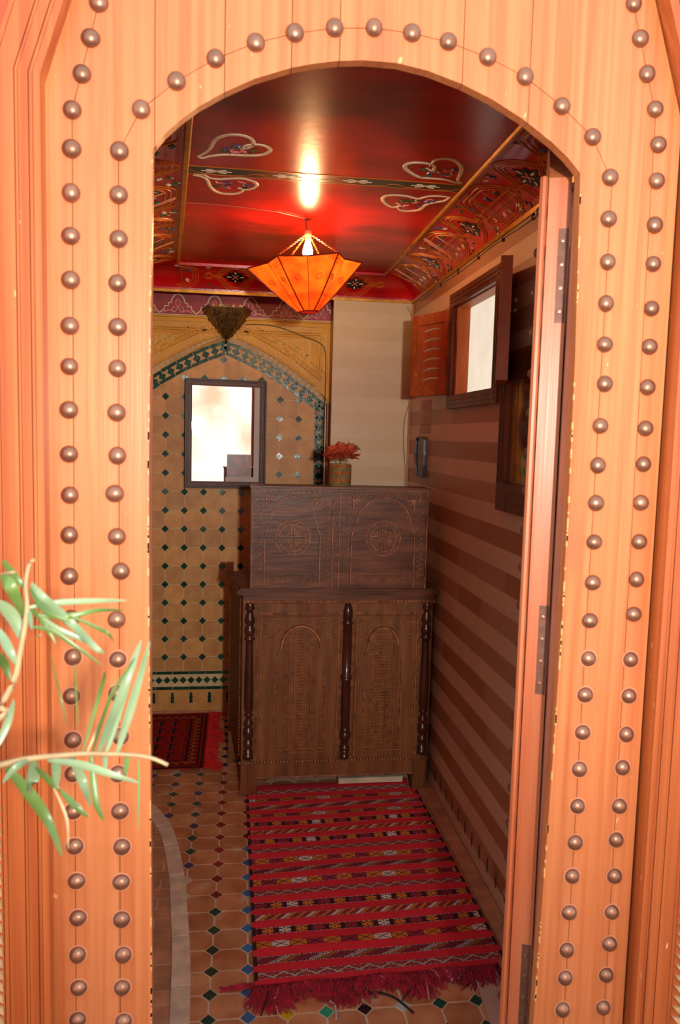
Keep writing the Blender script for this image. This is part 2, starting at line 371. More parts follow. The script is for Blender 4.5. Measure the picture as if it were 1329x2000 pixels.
# right wall with the window opening
WY0, WY1, WZ0, WZ1 = 2.545, 3.045, 1.69, 2.06
q = MB()
q.box(XR, XR + .05, 1.3, WY0, 0, ZC + .05); q.box(XR, XR + .05, WY1, YT + .1, 0, ZC + .05)
q.box(XR, XR + .05, WY0, WY1, 0, WZ0); q.box(XR, XR + .05, WY0, WY1, WZ1, ZC + .05)
wr = q.build('wall_right', stripe_r, kind='structure')
for i in range(26):                             # dark inlaid marks low on the striped wall
    q = MB(); y = 1.62 + i * .0875; q.prism([(y, .045), (y + .007, .06), (y + .005, .095), (y, .105), (y - .005, .095), (y - .007, .06)], 0, .001, fx(XR)); q.build('inlay_mark', green, wr)
q = MB(); q.box(1.75, 1.85, 1.45, 8.0, 0, 3.4)
q.build('wall_yard', plaster, kind='structure')
q = MB(); q.box(-.85, -.75, 1.3, YT + .1, 0, ZC + .05); q.build('wall_left', stripe_b, kind='structure')

# back wall: white pilaster, niche with soffit, yellow spandrel, rose frieze
wb = root('wall_back', kind='structure')
XP = at(650, 700, 'y', YF).x; XS = at(650, 700, 'y', YS).x + .004
q = MB(); q.prism([(XP, YF), (XR + .1, YF), (XR + .1, YT + .1), (XS + .008, YT + .1)], 0, ZC + .05, fz(0)); q.build('white_wall', stripe_b, wb)
q = MB(); q.box(XJ, XS + .004, YS, YT, 0, 1.70); q.build('jamb_strip', M('jamb_brown', srgb(176, 118, 66), .6), wb)
q = MB(); q.box(XJ, XS + .004, YS, YT, 1.70, ZC); q.build('spandrel_edge', ochre, wb)
q = MB(); q.box(-.85, XJL, YF, YT + .1, 0, ZC + .05); q.build('white_wall', stripe_b, wb)
q = MB(); q.box(XJL, XJ, YT + .002, YT + .1, 0, ZC + .05); q.build('tile_bed', grout, wb)
ZY = at(450, 620, 'y', YS).z                    # top of the yellow plaster
q = MB(); n = len(arch); T0 = ZC + .05
archf = []
for i in range(n):
    t = (Vector(arch[min(i + 1, n - 1)]) - Vector(arch[max(i - 1, 0)])).normalized(); archf.append((max(XJL, min(XJ, arch[i][0] - t.y * .026)), min(ZY - .03, arch[i][1] + t.x * .026)))
q.add([(x, YS, z) for x, z in archf] + [(x, YS, ZY) for x, z in arch] + [(x, YT, z) for x, z in arch],
      [(i, i + 1, n + i + 1, n + i) for i in range(n - 1)] + [(i, 2 * n + i, 2 * n + i + 1, i + 1) for i in range(n - 1)])
q.build('spandrel', ochre, wb)
q = MB(); q.box(XJL, XS + .004, YS - .001, YT, ZY + .0, T0); q.build('frieze_bed', frieze_r, wb)
# ochre reliefs on the spandrel
mpF = fy(YS)
def offs(pts, d):
    d += .024
    P = [Vector(p) for p in pts]; out = []
    for i in range(len(P)):
        t = (P[min(i + 1, len(P) - 1)] - P[max(i - 1, 0)]).normalized(); out.append((P[i].x - t.y * d, P[i].y + t.x * d))
    return out
q = MB()
for d, wd, h in ((.006, .012, .006), (.052, .014, .008), (.07, .01, .006), (.094, .008, .005)):
    L_ = [p for p in offs(arch, d) if XJL + .0 < p[0] < XJ - .0 and p[1] < ZY - .02]
    for side in (0, 1):
        S = [p for p in L_ if (p[0] >= CX) == bool(side)]
        if len(S) > 1: q.ribbon(S, wd, 0, h, mpF)
for d, wd, h in ((.006, .012, .008), (.03, .006, .005), (.06, .006, .005), (.07, .012, .008), (.084, .006, .004)):
    q.ribbon([(XJL, ZY - d), (XS - d, ZY - d), (XS - d, 1.74 + (.0 if d < .03 else .03 + d))], wd, 0, h, mpF)
q.build('moulding', ochre, wb)
q = MB()                                        # lattice lines along the top band, the right band and the arch band
zl = ZY - .045; x = XJL + .02
for dz in (0,):
    for sgn in (1, -1):
        P = []; x = XJL + .02; s_ = sgn
        while x < XS - .045: P.append((x, zl + s_ * .013)); x += .02; s_ = -s_
        q.ribbon(P, .0028, 0, .004, mpF)
        P = []; z = ZY - .07; s_ = sgn
        while z > 1.78: P.append((XS - .045 + s_ * .012, z)); z -= .02; s_ = -s_
        q.ribbon(P, .0028, 0, .004, mpF)
def along(pts, step):
    P = [Vector(p) for p in pts]; out = []; acc = 0
    for i in range(len(P) - 1):
        L_ = (P[i + 1] - P[i]).length; t = acc
        while t < L_:
            q_ = P[i].lerp(P[i + 1], t / L_); tt = (P[i + 1] - P[i]).normalized(); out.append((q_, tt)); t += step
        acc = t - L_
    return out
for half in (outer_r, outer_l[::-1]):
    S = along(half, .02)
    for sgn in (1, -1):
        P = []; s_ = sgn
        for p, t in S:
            c = p + Vector((-t.y, t.x)) * (.052 + s_ * .014); P.append((c.x, c.y)); s_ = -s_
        P = [p for p in P if XJL < p[0] < XJ and p[1] < ZY - .06]
        q.ribbon(P, .0026, 0, .004, mpF)
q.build('lattice', lattice_m, wb)
q = MB()                                        # soffit lattice
for half in (outer_r, outer_l):
    for k in range(0, 60):
        for sgn in (0, 1):
            P = []
            S = along(half, .01)
            for m_ in range(0, 29):
                i = k * 3 + (m_ if sgn else -m_)
                if 0 <= i < len(S): p = S[i][0]; o_ = .026 * (1 - m_ / 29); sg = 1 if half is outer_r else -1; P.append((max(XJL + .002, min(XJ - .002, p.x + abs(S[i][1].y) * o_ * sg)), YS + m_ * .002, p.y - .001 + abs(S[i][1].x) * o_))
            if len(P) > 3 and k % 2 == 0: q.tube(P, .0022, 3)
q.build('soffit_lattice', lattice_m, wb)
q = MB(); q2 = MB()                                       # arabesque scrolls in the spandrel corners
for sx in (1, -1):
    X = lambda x: CX + sx * x
    tri = [(.245, ZY - .105), (XJ - CX - .10, ZY - .105), (XJ - CX - .10, 1.83)]
    q.ribbon([(X(a), b) for a, b in tri], .007, 0, .006, mpF, closed=True)
    rnd = random.Random(3)
    for i in range(46):
        a, b = sorted((rnd.random(), rnd.random())); l0, l1, l2 = a, b - a, 1 - b
        cx_ = tri[0][0] * l0 + tri[1][0] * l1 + tri[2][0] * l2; cz = tri[0][1] * l0 + tri[1][1] * l1 + tri[2][1] * l2
        r = rnd.uniform(.008, .016)
        if min(l0, l2) < .03: continue
        q2.ribbon([(X(u), v) for u, v in spiral(cx_, cz, r, rnd.uniform(0, 6), rnd.choice((1.1, 1.4)), 14, .15, rnd.choice((1, -1)))], .004, 0, .007, mpF)
q.build('moulding', ochre_l, wb); q2.build('arabesque', ochre_l, wb)
# frieze: stepped cream arches over rose lotus
q = MB(); qp = MB(); qb = MB(); qr = MB()
zt, zb = 2.236, ZY + .006
H = zt - zb
def F(px, py): p = at(px, py, 'y', YS); return (p.x, p.z)
xk = F(312, 600)[0]; pitch = F(523, 600)[0] - F(453, 600)[0]
for kx in range(-3, 6):
    c = xk - .5 * pitch + kx * pitch           # valley position
    c = F(312, 600)[0] + kx * pitch
    if c > XS + .02: continue
    half = [(0, .02), (.12, .2), (.14, .36), (.24, .36), (.24, .5), (.31, .52), (.34, .72), (.42, .9), (.5, .93)]
    P = [(c + a * pitch, zb + b * H) for a, b in half] + [(c + (1 - a) * pitch, zb + b * H) for a, b in half[::-1][1:]]
    P = [p for p in P if XJL < p[0] < XS - .004]
    if len(P) > 1: q.ribbon(P, .0085, 0, .0022, mpF)
    m_ = c + .5 * pitch
    pol = [(c + a * pitch, zb + b * H) for a, b in ((0, .1), (-.11, .25), (-.12, .42), (-.22, .42), (-.22, .56), (-.3, .6), (-.33, .78), (-.38, 1), (.38, 1), (.33, .78), (.3, .6), (.22, .56), (.22, .42), (.12, .42), (.11, .25))]
    if pol[8][0] < XS: qr.prism(pol, 0, .0008, mpF)
    if m_ < XS - .02:
        for s_ in (1, -1):
            L_ = [(m_ + s_ * a * pitch, zb + b * H) for a, b in ((.0, .72), (.05, .6), (.06, .45), (.02, .36), (.03, .22), (.09, .1), (.15, .2), (.12, .33), (.08, .26))]
            qp.ribbon([tuple(p) for p in smooth_line(L_, 4)], .007, 0, .0025, mpF)
            L_ = [(m_ + s_ * a * pitch, zb + b * H) for a, b in ((.1, .06), (.2, .16), (.3, .14), (.4, .05))]
            if max(p[0] for p in L_) < XS: qp.ribbon([tuple(p) for p in smooth_line(L_, 4)], .008, 0, .002, mpF)
            qb.prism(arc(m_ + s_ * .12 * pitch, zb + .24 * H, .005, 0, 2 * PI, 8)[:-1], 0, .003, mpF)
q.build('stepped_arch_line', cream, wb); qp.build('lotus', ppink, wb); qb.build('berry', pblue, wb); qr.build('frieze_field', frieze_p, wb)
q = MB(); q.ribbon([(XJL, ZY + .002), (XS, ZY + .002)], .006, 0, .004, mpF); q.ribbon([(XS - .003, ZY), (XS - .003, ZC)], .005, 0, .003, mpF); q.build('cream_line', cream, wb)

# octagon tiles of the niche
region = [(XI, .235)] + inner_r[::-1] + inner_l[1:] + [(2 * CX - XI, .235)]      # counter-clockwise, convex
PT = .0999; x0t, z0t = T(547, 818)
mpT = fy(YT)
mo = MB(); mo.prism(octo(0, 0, PT, PT, .0185, .0022), 0, .003, mpT if 0 else (lambda u, v, h: (u, -h, v))); wt_me = mesh_of(mo, 'wall_tile', terra)
mo = MB(); mo.prism([(0, -.0195), (.0195, 0), (0, .0195), (-.0195, 0)], 0, .0042, lambda u, v, h: (u, -h, v)); wd_me = mesh_of(mo, 'wall_diamond', green)
def inreg(p):
    return all((region[(i + 1) % len(region)][0] - region[i][0]) * (p[1] - region[i][1]) - (region[(i + 1) % len(region)][1] - region[i][1]) * (p[0] - region[i][0]) >= 0 for i in range(len(region)))
def tile_clip(P):
    for i in range(len(region)):
        P = clip(P, region[i], region[(i + 1) % len(region)])
        if len(P) < 3: return []
    return P
for i in range(-8, 4):
    for j in range(-15, 6):
        xd, zd = x0t + i * PT, z0t + j * PT
        if xd < -.62: continue
        for (cx_, cz, kind) in ((xd + PT / 2, zd + PT / 2, 0), (xd, zd, 1)):
            if cz < .9 and cx_ > .2: continue                      # behind the cabinet
            pts = octo(cx_, cz, PT, PT, .0185, .0022) if kind == 0 else [(cx_, cz - .0195), (cx_ + .0195, cz), (cx_, cz + .0195), (cx_ - .0195, cz)]
            rot = (random.uniform(-.012, .012), 0, random.uniform(-.012, .012))
            if kind: rot = (random.uniform(-.05, .05), 0, random.uniform(-.05, .05))
            if all(inreg(p) for p in pts):
                inst('tile' if kind == 0 else 'diamond_tile', wt_me if kind == 0 else wd_me, (cx_, YT, cz), wb, rot=rot)
            else:
                P = tile_clip(pts)
                if len(P) > 2 and area(P) > 1.2e-4:
                    q = MB(); q.prism(P, 0, .003 if kind == 0 else .0042, mpT); q.build('tile' if kind == 0 else 'diamond_tile', terra if kind == 0 else green, wb)
# arch border: green bars along both edges, diamonds between, terracotta behind
def dens(half, foot):
    return [Vector(p) for p in half] + [Vector((half[-1][0], foot))]
ob = [Vector(p) for p in outer_r[:-1]] + [Vector((XJ - .004, .24))]
ib = [Vector(p) for p in inner_r] + [Vector((XI, .24))]
def bars(path, side, wd, sx):
    S = along(path, .002); step = 47; i = 0
    while i < len(S) - 4:
        e = min(i + step - 2, len(S) - 1); P = [S[k][0] for k in range(i, e, 6)] + [S[e][0]]
        if P[0].y > .9 or sx < 0:
            Q = []
            for k in range(len(P)):
                t = (P[min(k + 1, len(P) - 1)] - P[max(k - 1, 0)]).normalized(); Q.append(P[k] + Vector((t.y, -t.x)) * wd * side)
            X = (lambda p: (p.x, p.y)) if sx > 0 else (lambda p: (2 * CX - p.x, p.y))
            if max(abs(X(p)[0]) for p in P) < .64:
                q = MB(); q.prism([X(p) for p in P] + [X(p) for p in Q[::-1]], .001, .009, mpT); q.build('glazed_bar', green, wb)
        i += step
for sx in (1, -1):
    bars(ob, 1, .016, sx); bars(ib, -1, .016, sx)
    S = along(ob, .002)
    X = (lambda p: (p.x, p.y)) if sx > 0 else (lambda p: (2 * CX - p.x, p.y))
    i = 10
    def dist_ib(p):
        return min(((p - a[0]).length, k) for k, a in enumerate(SI))
    SI = along(ib, .004)
    while i < len(S):
        p, t = S[i]; d, k_ = dist_ib(p); qn = SI[k_][0]; c = p.lerp(qn, .5); u_ = (qn - p).normalized(); v_ = Vector((-u_.y, u_.x))
        if (c.y > 1.2 or sx < 0) and abs(X(c)[0]) < .64:
            rr = .0225; q = MB(); q.prism([X(c + u_ * rr), X(c + v_ * rr), X(c - u_ * rr), X(c - v_ * rr)], .002, .009, mpT, .1); q.build('diamond_tile', green, wb)
            for s_ in (1, -1):                  # terracotta triangles between the diamonds
                c2 = c + v_ * .026 + u_ * s_ * .011
                q = MB(); q.prism([X(c2 - v_ * .019 + u_ * s_ * .012), X(c2 + v_ * .019 + u_ * s_ * .012), X(c2 - u_ * s_ * .008)], .001, .007, mpT); q.build('triangle_tile', terra, wb)
        i += 26
# dado band at the foot of the niche
z1, z2 = T(300, 1318)[1], T(300, 1342)[1]
for i in range(9):
    for zz, w2 in ((.232, .014), (.147, .014)):
        q = MB(); x = XJL + .01 + i * .0885
        if x > .12: continue
        q.box(x, x + .086, YT - .008, YT, zz - w2, zz); q.build('glazed_bar', green, wb)
for i in range(18):
    x = XJL + .03 + i * .0428
    if x > .12: continue
    q = MB(); c = .1835; r = .02; q.prism([(x - r, c), (x, c - r), (x + r, c), (x, c + r)], .001, .008, mpT, .1); q.build('diamond_tile', green, wb)
for i in range(8):
    x = XJL + .02 + i * .0885
    if x > .12: continue
    q = MB(); q.box(x, x + .087, YT - .005, YT, .014, .131); q.build('tile', terra, wb)
    cx_ = -.428 + (i - 1) * .0995
    if cx_ > .1 or cx_ < XJL + .03: continue
    q = MB(); q.prism([(cx_ + a, .088 + b) for a, b in ((-.01, -.03), (.01, -.03), (.007, -.008), (.011, .0), (.007, .008), (.008, .022), (0, .03), (-.008, .022), (-.007, .008), (-.011, 0), (-.007, -.008))], .005, .008, mpT); q.build('pawn_tile', green, wb)
q = MB(); q.box(XJL, .13, YT - .012, YT, 0, .014); q.build('foot_strip', brick_f, wb)

# ceiling: red panel, coves, band, painted hearts
ce = root('ceiling', kind='structure')
IL1, IL0 = (-.275, 3.68), (-.066, 1.35)         # left inner edge, far and near
XRi = XR - .18
q = MB(); q.add([(IL0[0], 1.35, ZC), (XRi, 1.35, ZC), (XRi, 3.68, ZC), (IL1[0], 3.68, ZC)], [(0, 1, 2, 3)]); q.build('panel', redlac, ce)
q = MB(); q.box(-.85, XR + .05, 1.34, YT + .1, ZC + .05, ZC + .12); q.build('sun_block_roof', plaster, ce)  # unseen roof added over the room to block the sun
def covemap(kind):
    def f(s_, t, h):
        a = t * PI / 2; rr = .18 if kind != 'left' else .2
        off = (rr - h) * math.cos(a); zz = ZB + (ZC - ZB - h) * math.sin(a)   # concave quarter ellipse
        if kind == 'right': return (XRi + off, s_, zz)
        if kind == 'back': return (s_, 3.68 + off, zz)
        e = Vector((IL1[0] - IL0[0], IL1[1] - IL0[1])).normalized(); p = Vector(IL0) + e * (s_ - 1.35); nn = Vector((-e.y, e.x))
        return (p.x + nn.x * off, p.y + nn.y * off, zz)
    return f
def flatcove(kind, s0, s1):
    f = covemap(kind); q = MB(); n = 10
    segs = 24
    def clipx(p, kd_):
        return p
    for a in range(segs):
        for b in range(n):
            sa, sb = s0 + (s1 - s0) * a / segs, s0 + (s1 - s0) * (a + 1) / segs
            q.add([f(sa, b / n, 0), f(sb, b / n, 0), f(sb, (b + 1) / n, 0), f(sa, (b + 1) / n, 0)], [(0, 1, 2, 3)])
    return q
# mitred corners are formed where the coves run through each other
flatcove('right', 1.35, 3.86).build('cove', redcove, ce, smooth=True)
flatcove('back', -.49, XR).build('cove', redcove, ce, smooth=True)
flatcove('left', 1.35, 1.35 + 2.53).build('cove', redcove, ce, smooth=True)
e_ = Vector((IL1[0] - IL0[0], IL1[1] - IL0[1])).normalized(); n_ = Vector((-e_.y, e_.x)) * .2
q = MB(); q.add([(-.75, 1.35, ZB), (IL0[0] + n_.x, 1.35, ZB), (IL0[0] + n_.x + e_.x * 2.53, 3.87, ZB), (-.75, 3.87, ZB)], [(0, 1, 2, 3)]); q.build('soffit', redcove, ce)
q = MB(); q.ribbon([(IL0[0], 1.35), (IL1[0], 3.68)], .02, 0, .008, fceil(ZC)); q.ribbon([(XRi, 1.35), (XRi, 3.68)], .012, 0, .008, fceil(ZC)); q.build('gilt_edge', goldm, ce)
q = MB(); q.ribbon([(IL1[0], 3.68), (XRi, 3.68)], .014, 0, .012, fceil(ZC)); q.build('panel_edge', redlac, ce)
q = MB(); q.ribbon([(-.5, YF - .004), (XR, YF - .004)], .016, 0, .012, fceil(ZB + .004)); q.ribbon([(XR - .004, 1.35), (XR - .004, YF)], .016, 0, .012, fceil(ZB + .004)); q.build('gilt_edge', goldm, ce)
# painted cross band
YB = 2.405; qd = MB(); qg = MB(); qc = MB(); mc = fceil(ZC)
xl = IL0[0] + (IL1[0] - IL0[0]) * (YB - 1.35) / 2.33
bandpt = lambda t, o: (xl + (XRi - xl) * t, YB + o + .0 * t)
qd.ribbon([bandpt(0, 0), bandpt(1, 0)], .062, 0, .0008, mc, top=.98)
for o in (-.034, .034): qg.ribbon([bandpt(0, o), bandpt(1, o)], .006, 0, .0014, mc)
Lb = XRi - xl; nb = 4
for k in range(nb):
    for s_ in (1, -1):
        P = [((k + a) / nb, s_ * b) for a, b in ((0, .0), (.1, .006), (.14, .02), (.3, .024), (.42, .03), (.5, .031), (.58, .03), (.7, .024), (.86, .02), (.9, .006), (1, 0))]
        if s_ > 0: qg.ribbon([bandpt(a, b) for a, b in P], .004, 0, .0016, mc)
for k in range(nb):
    c = (k + .98) / nb - .0
    if k < nb:
        for s_ in (1, -1):
            b0 = xl + Lb * (k + .33 + .1) / nb
            for a, b, a2, b2 in ((0, 0, .03, .012), (0, 0, .03, -.012), (.01, 0, .045, 0)):
                qc.ribbon([(b0 + s_ * a, YB + b), (b0 + s_ * (a + a2) / 2, YB + b2 * .9), (b0 + s_ * a2, YB + b2)], [.008, .007, .002], 0, .002, mc)
qd.build('painted_band', dgreen, ce); qg.build('painted_line', gold, ce); qc.build('painted_tulip', cream, ce)
def CZ(px, py): p = at(px, py, 'z', ZC); return (p.x, p.y)
hearts = [
 [(165,318),(185,308),(200,296),(214,272),(232,259),(262,252),(300,254),(326,265),(332,280),(318,291),(296,292),(288,284)],
 [(296,292),(312,284),(340,281),(366,285),(383,296),(372,308),(345,314),(300,314),(250,312),(205,316),(180,322),(165,318)],
 [(152,374),(175,378),(192,388),(200,405),(214,420),(240,429),(275,430),(296,424),(300,416),(285,412)],
 [(152,374),(180,372),(200,382),(230,386),(262,384),(300,384),(330,392),(343,402),(335,412),(318,417),(300,416)],
 [(960,398),(942,396),(915,388),(875,384),(835,380),(806,366),(790,350),(800,339),(830,336),(862,340),(880,350),(870,360),(855,352)],
 [(866,346),(880,330),(905,324),(935,328),(955,342),(962,358),(955,378),(950,390),(962,397)],
 [(926,441),(895,437),(860,438),(830,445),(800,438),(765,434),(735,436),(723,446),(732,460),(752,470),(775,466),(765,458)],
 [(765,470),(778,480),(805,482),(835,478),(850,466),(870,458),(895,454),(912,450),(926,441)]]
qc = MB(); qs = [MB(), MB(), MB()]
for hh in hearts:
    L_ = [CZ(280 + x * .6471, 100 + y * .6471) for x, y in hh]
    L_ = [tuple(p) for p in smooth_line(L_, 5)]
    n = len(L_); qc.ribbon(L_, [.006 + .008 * math.sin(PI * i / n) for i in range(n)], 0, .0022, mc)
rnd = random.Random(5)
for (cx_, cy_) in ((285, 295), (270, 402), (895, 365), (825, 458)):
    for k in range(9):
        px_ = cx_ + rnd.uniform(-45, 45); py_ = cy_ + rnd.uniform(-10, 10); a = rnd.uniform(0, 6)
        p = CZ(280 + px_ * .6471, 100 + py_ * .6471)
        for j in range(2):
            b = a + j * 1.9
            qs[k % 3].ribbon([p, (p[0] + .012 * math.cos(b), p[1] + .012 * math.sin(b)), (p[0] + .022 * math.cos(b + .5), p[1] + .022 * math.sin(b + .5))], [.009, .007, .002], 0, .002, mc)
qc.build('painted_heart', cream, ce)
for a, m in zip(qs, (ppink, pgreen, pblue)): a.build('painted_sprig', m, ce)
# faint wire stuck across the ceiling
q = MB(); q.tube([Vector((*CZ(*p), ZC - .002)) for p in ((352, 394), (410, 397), (470, 403), (540, 412), (598, 426))], .0014, 4); q.build('wire', M('wire_red', srgb(206, 110, 96), .5), ce)

# painted interlace on the coves: medallions alternate with long cartouches
def cove_paint(kind, centres, half, lo, hi):
    f0 = covemap(kind); f = lambda u, v, h: f0(u, max(0.0, min(1.0, v / .2)), h * 1.5 + .0006)
    G = MB(); K = MB(); C = MB(); P1 = MB(); P2 = MB(); P3 = MB(); vc = .1
    def rb(mb_, pts, w_, h=.0016):
        run = []
        for p in pts:
            if lo < p[0] < hi and .004 < p[1] < .197: run.append(p)
            else:
                if len(run) > 1: mb_.ribbon(run, w_, 0, h, f)
                run = []
        if len(run) > 1: mb_.ribbon(run, w_, 0, h, f)
    for c in centres:
        if lo + .03 < c < hi - .03:
            K.prism([(c + a * 1.15, vc + b) for a, b in ((-.055, 0), (-.03, .012), (-.03, .028), (-.012, .028), (0, .045), (.012, .028), (.03, .028), (.03, .012), (.055, 0), (.03, -.012), (.03, -.028), (.012, -.028), (0, -.045), (-.012, -.028), (-.03, -.028), (-.03, -.012))], 0, .001, f)
            for a in range(4):
                t = a * PI / 2; d = (math.cos(t), math.sin(t))
                C.ribbon([(c + d[0] * .018, vc + d[1] * .018), (c + d[0] * .03, vc + d[1] * .028), (c + d[0] * .042, vc + d[1] * .036)], [.004, .013, .003], 0, .002, f)
                t += PI / 4; d = (math.cos(t), math.sin(t))
                P1.ribbon([(c, vc), (c + d[0] * .02, vc + d[1] * .02)], [.005, .008], 0, .002, f)
        for r in (.062, .074, .086):            # concentric ogee lines
            for s_ in (1, -1):
                L_ = [(c - r * 1.25, vc), (c - r * .95, vc + s_ * r * .2), (c - r * .7, vc + s_ * r * .62), (c - r * .3, vc + s_ * r * .95), (c, vc + s_ * r * 1.02), (c + r * .3, vc + s_ * r * .95), (c + r * .7, vc + s_ * r * .62), (c + r * .95, vc + s_ * r * .2), (c + r * 1.25, vc)]
                rb(G, [tuple(p) for p in smooth_line(L_, 4)], .004)
        for s_ in (1, -1):                      # knots, then nested cartouche lines
            kx_ = c + s_ * .125
            for r in (.012, .02): rb(G, arc(kx_, vc, r, 0, 2 * PI, 14), .004)
            for i in range(8):
                u = c + s_ * (.085 + .1 * rnd.random()); v = vc + rnd.choice((-1, 1)) * rnd.uniform(.05, .085); a = rnd.uniform(0, 6)
                if lo + .02 < u < hi - .02:
                    for j in range(3):
                        b = a + j * 1.1
                        (P2, P3, C, P2)[i % 4].ribbon([(u, v), (u + .011 * math.cos(b), v + .009 * math.sin(b))], [.006, .003], 0, .0018, f)
    for k in range(len(centres) - 1):
        m_ = (centres[k] + centres[k + 1]) / 2; hw = half
        for r in (0, .012, .024):
            w2 = hw - r; h2 = .085 - r
            L_ = [(m_ - w2, vc), (m_ - w2, vc + h2 * .4), (m_ - w2 + .03, vc + h2 * .8), (m_ - w2 + .06, vc + h2), (m_, vc + h2), (m_ + w2 - .06, vc + h2), (m_ + w2 - .03, vc + h2 * .8), (m_ + w2, vc + h2 * .4), (m_ + w2, vc)]
            L_ = [tuple(p) for p in smooth_line(L_, 4)]
            rb(G, L_, .0045); rb(G, [(a, 2 * vc - b) for a, b in L_], .0045)
        rb(G, [(m_ - hw, vc + .012), (m_ + hw, vc + .012)], .004); rb(G, [(m_ - hw, vc - .012), (m_ + hw, vc - .012)], .004)
        for s_ in (1, -1): rb(G, [(m_ + s_ * hw * .4, vc - .06), (m_ + s_ * hw * .4, vc + .06)], .004)
        rb(G, [(m_ - .008, vc - .085), (m_ - .008, vc + .085)], .004); rb(G, [(m_ + .008, vc - .085), (m_ + .008, vc + .085)], .004)
        for i in range(8):
            u = m_ + (i - 3.5) / 4 * hw * .85; v = vc + (.035 if i % 2 else -.035); a = rnd.uniform(0, 6)
            if lo + .02 < u < hi - .02:
                for j in range(3):
                    b = a + (j - 1) * .8
                    (C, P2, C, P3)[i % 4].ribbon([(u, v), (u + .013 * math.cos(b), v + .011 * math.sin(b)), (u + .02 * math.cos(b), v + .017 * math.sin(b))], [.004, .008, .002], 0, .0018, f)
    rb(G, [(lo, .008), (hi, .008)], .005); rb(G, [(lo, .018), (hi, .018)], .003)
    for a, n_, m in ((G, 'painted_interlace', gold), (K, 'painted_medallion', blackp), (C, 'painted_tulip', cream), (P1, 'painted_petal', ppink), (P2, 'painted_sprig', pgreen), (P3, 'painted_sprig', pblue)):
        if a.v: a.build(n_, m, ce)
cove_paint('back', [-.62, -.015, .565, 1.15], .125, -.3, .72)
cove_paint('right', [1.08, 1.63, 2.18, 2.73, 3.28, 3.83], .14, 1.36, 3.7)
cove_paint('left', [1.2, 1.8, 2.4, 3.0, 3.6, 4.1], .14, 1.36, 3.68)

# front wall around the gate, street behind the camera
q = MB()
q.box(-3, -.515, 1.3, 1.45, 0, 3.3); q.box(.975, 3, 1.3, 1.45, 0, 3.3); q.box(-.515, .975, 1.3, 1.45, 2.415, 3.3); q.box(-.515, -.31, 1.326, 1.45, 0, 2.415); q.box(.765, .975, 1.326, 1.45, 0, 2.415)
q.build('wall_front', M('adobe_plaster', srgb(196, 120, 90), .9, var=.12, sc=(3, 3, 3), bump=.3, bsc=(8, 8, 8)), kind='structure')
q = MB(); q.box(-3.5, 3.5, -3.4, 1.3, -.05, -.002); q.build('ground', street_g, kind='structure')
q = MB(); q.box(-3.5, 3.5, -3.5, -3.3, 0, 3.0); sw = q.build('wall_street', street_pink, kind='structure')
q = MB(); q.box(-.15, .35, -3.3, -3.28, 1.55, 2.0); q.build('window_pane', slate, sw)
q = MB(); q.box(-.19, .39, -3.3, -3.26, 1.5, 1.55); q.box(-.19, .39, -3.3, -3.26, 2.0, 2.05); q.box(-.19, -.15, -3.3, -3.26, 1.5, 2.05); q.box(.35, .39, -3.3, -3.26, 1.5, 2.05); q.build('window_frame', slate, sw)

# ------------------------------------------------------------------ studded gate (door_1)
YD = 1.30; TD = .021
def D(px, py): p = at(px, py, 'y', YD); return (p.x, p.z)
g = root('door_1', (.2, YD, 0), kind='structure', label='')
del g['label']
op = [D(*p) for p in ((297, 1900), (294, 1500), (291, 1100), (291, 900), (295, 600), (299, 290), (321, 263), (348, 238), (387, 209), (437, 181), (497, 154), (571, 132), (615, 124), (660, 119), (710, 117.5), (776, 123), (836, 138), (902, 163.6), (962, 194), (1022, 232.6), (1078, 277), (1110, 308), (1134, 338), (1129.8, 500), (1124, 700), (1110, 1000), (1096, 1250), (1079, 1500), (1060, 1750), (1042, 2000))]
ZS = .1                                          # sill of the wicket
XL, XRr = op[0][0], op[-1][0]
left_in = [(op[0][0], ZS)] + op[:6]; arch_in = op[5:23]; right_in = op[22:] + [(XRr, ZS)]
seam_arch_px = [(233, 294), (276, 214), (345, 159), (421, 115), (500, 84), (576, 65), (654, 55), (731, 55), (805, 65), (876, 82), (953, 112), (1026, 150), (1098, 208), (1158, 268), (1192, 347)]
seam = [D(*p) for p in seam_arch_px]
def interp(line, x, ax=0):
    for i in range(len(line) - 1):
        a, b = line[i], line[i + 1]
        if min(a[ax], b[ax]) <= x <= max(a[ax], b[ax]) and a[ax] != b[ax]: return a[1 - ax] + (b[1 - ax] - a[1 - ax]) * (x - a[ax]) / (b[ax] - a[ax])
    return line[0][1 - ax] if abs(line[0][ax] - x) < abs(line[-1][ax] - x) else line[-1][1 - ax]
XOL, XOR = -.303, .757                           # door edges
kL, kR = D(92, 166), D(1324, 237); kL0, kR0 = D(141, 0), D(1277, 0)
ZT = 2.42
def topx(k, k0, z): return k[0] + (k0[0] - k[0]) * (z - k[1]) / (k0[1] - k[1])
XTL, XTR = topx(kL, kL0, ZT), topx(kR, kR0, ZT)
mpD = lambda u, v, h: (u, YD + TD - h, v)
def plank(P, name='plank', mat=None, h1=TD, k=None):
    q = MB(); q.prism(P, 0, h1, mpD)
    return q.build(name, mat or door_w, g)
G_ = .0006
xi_l = (D(232, 467)[0] + D(234, 1584)[0]) / 2; xo_l = D(137, 800)[0]
xi_r = (D(1187, 512)[0] + D(1118, 1710)[0]) / 2; xo_r = (D(1276, 516)[0] + D(1200, 1710)[0]) / 2
zs = left_in[-1][1]
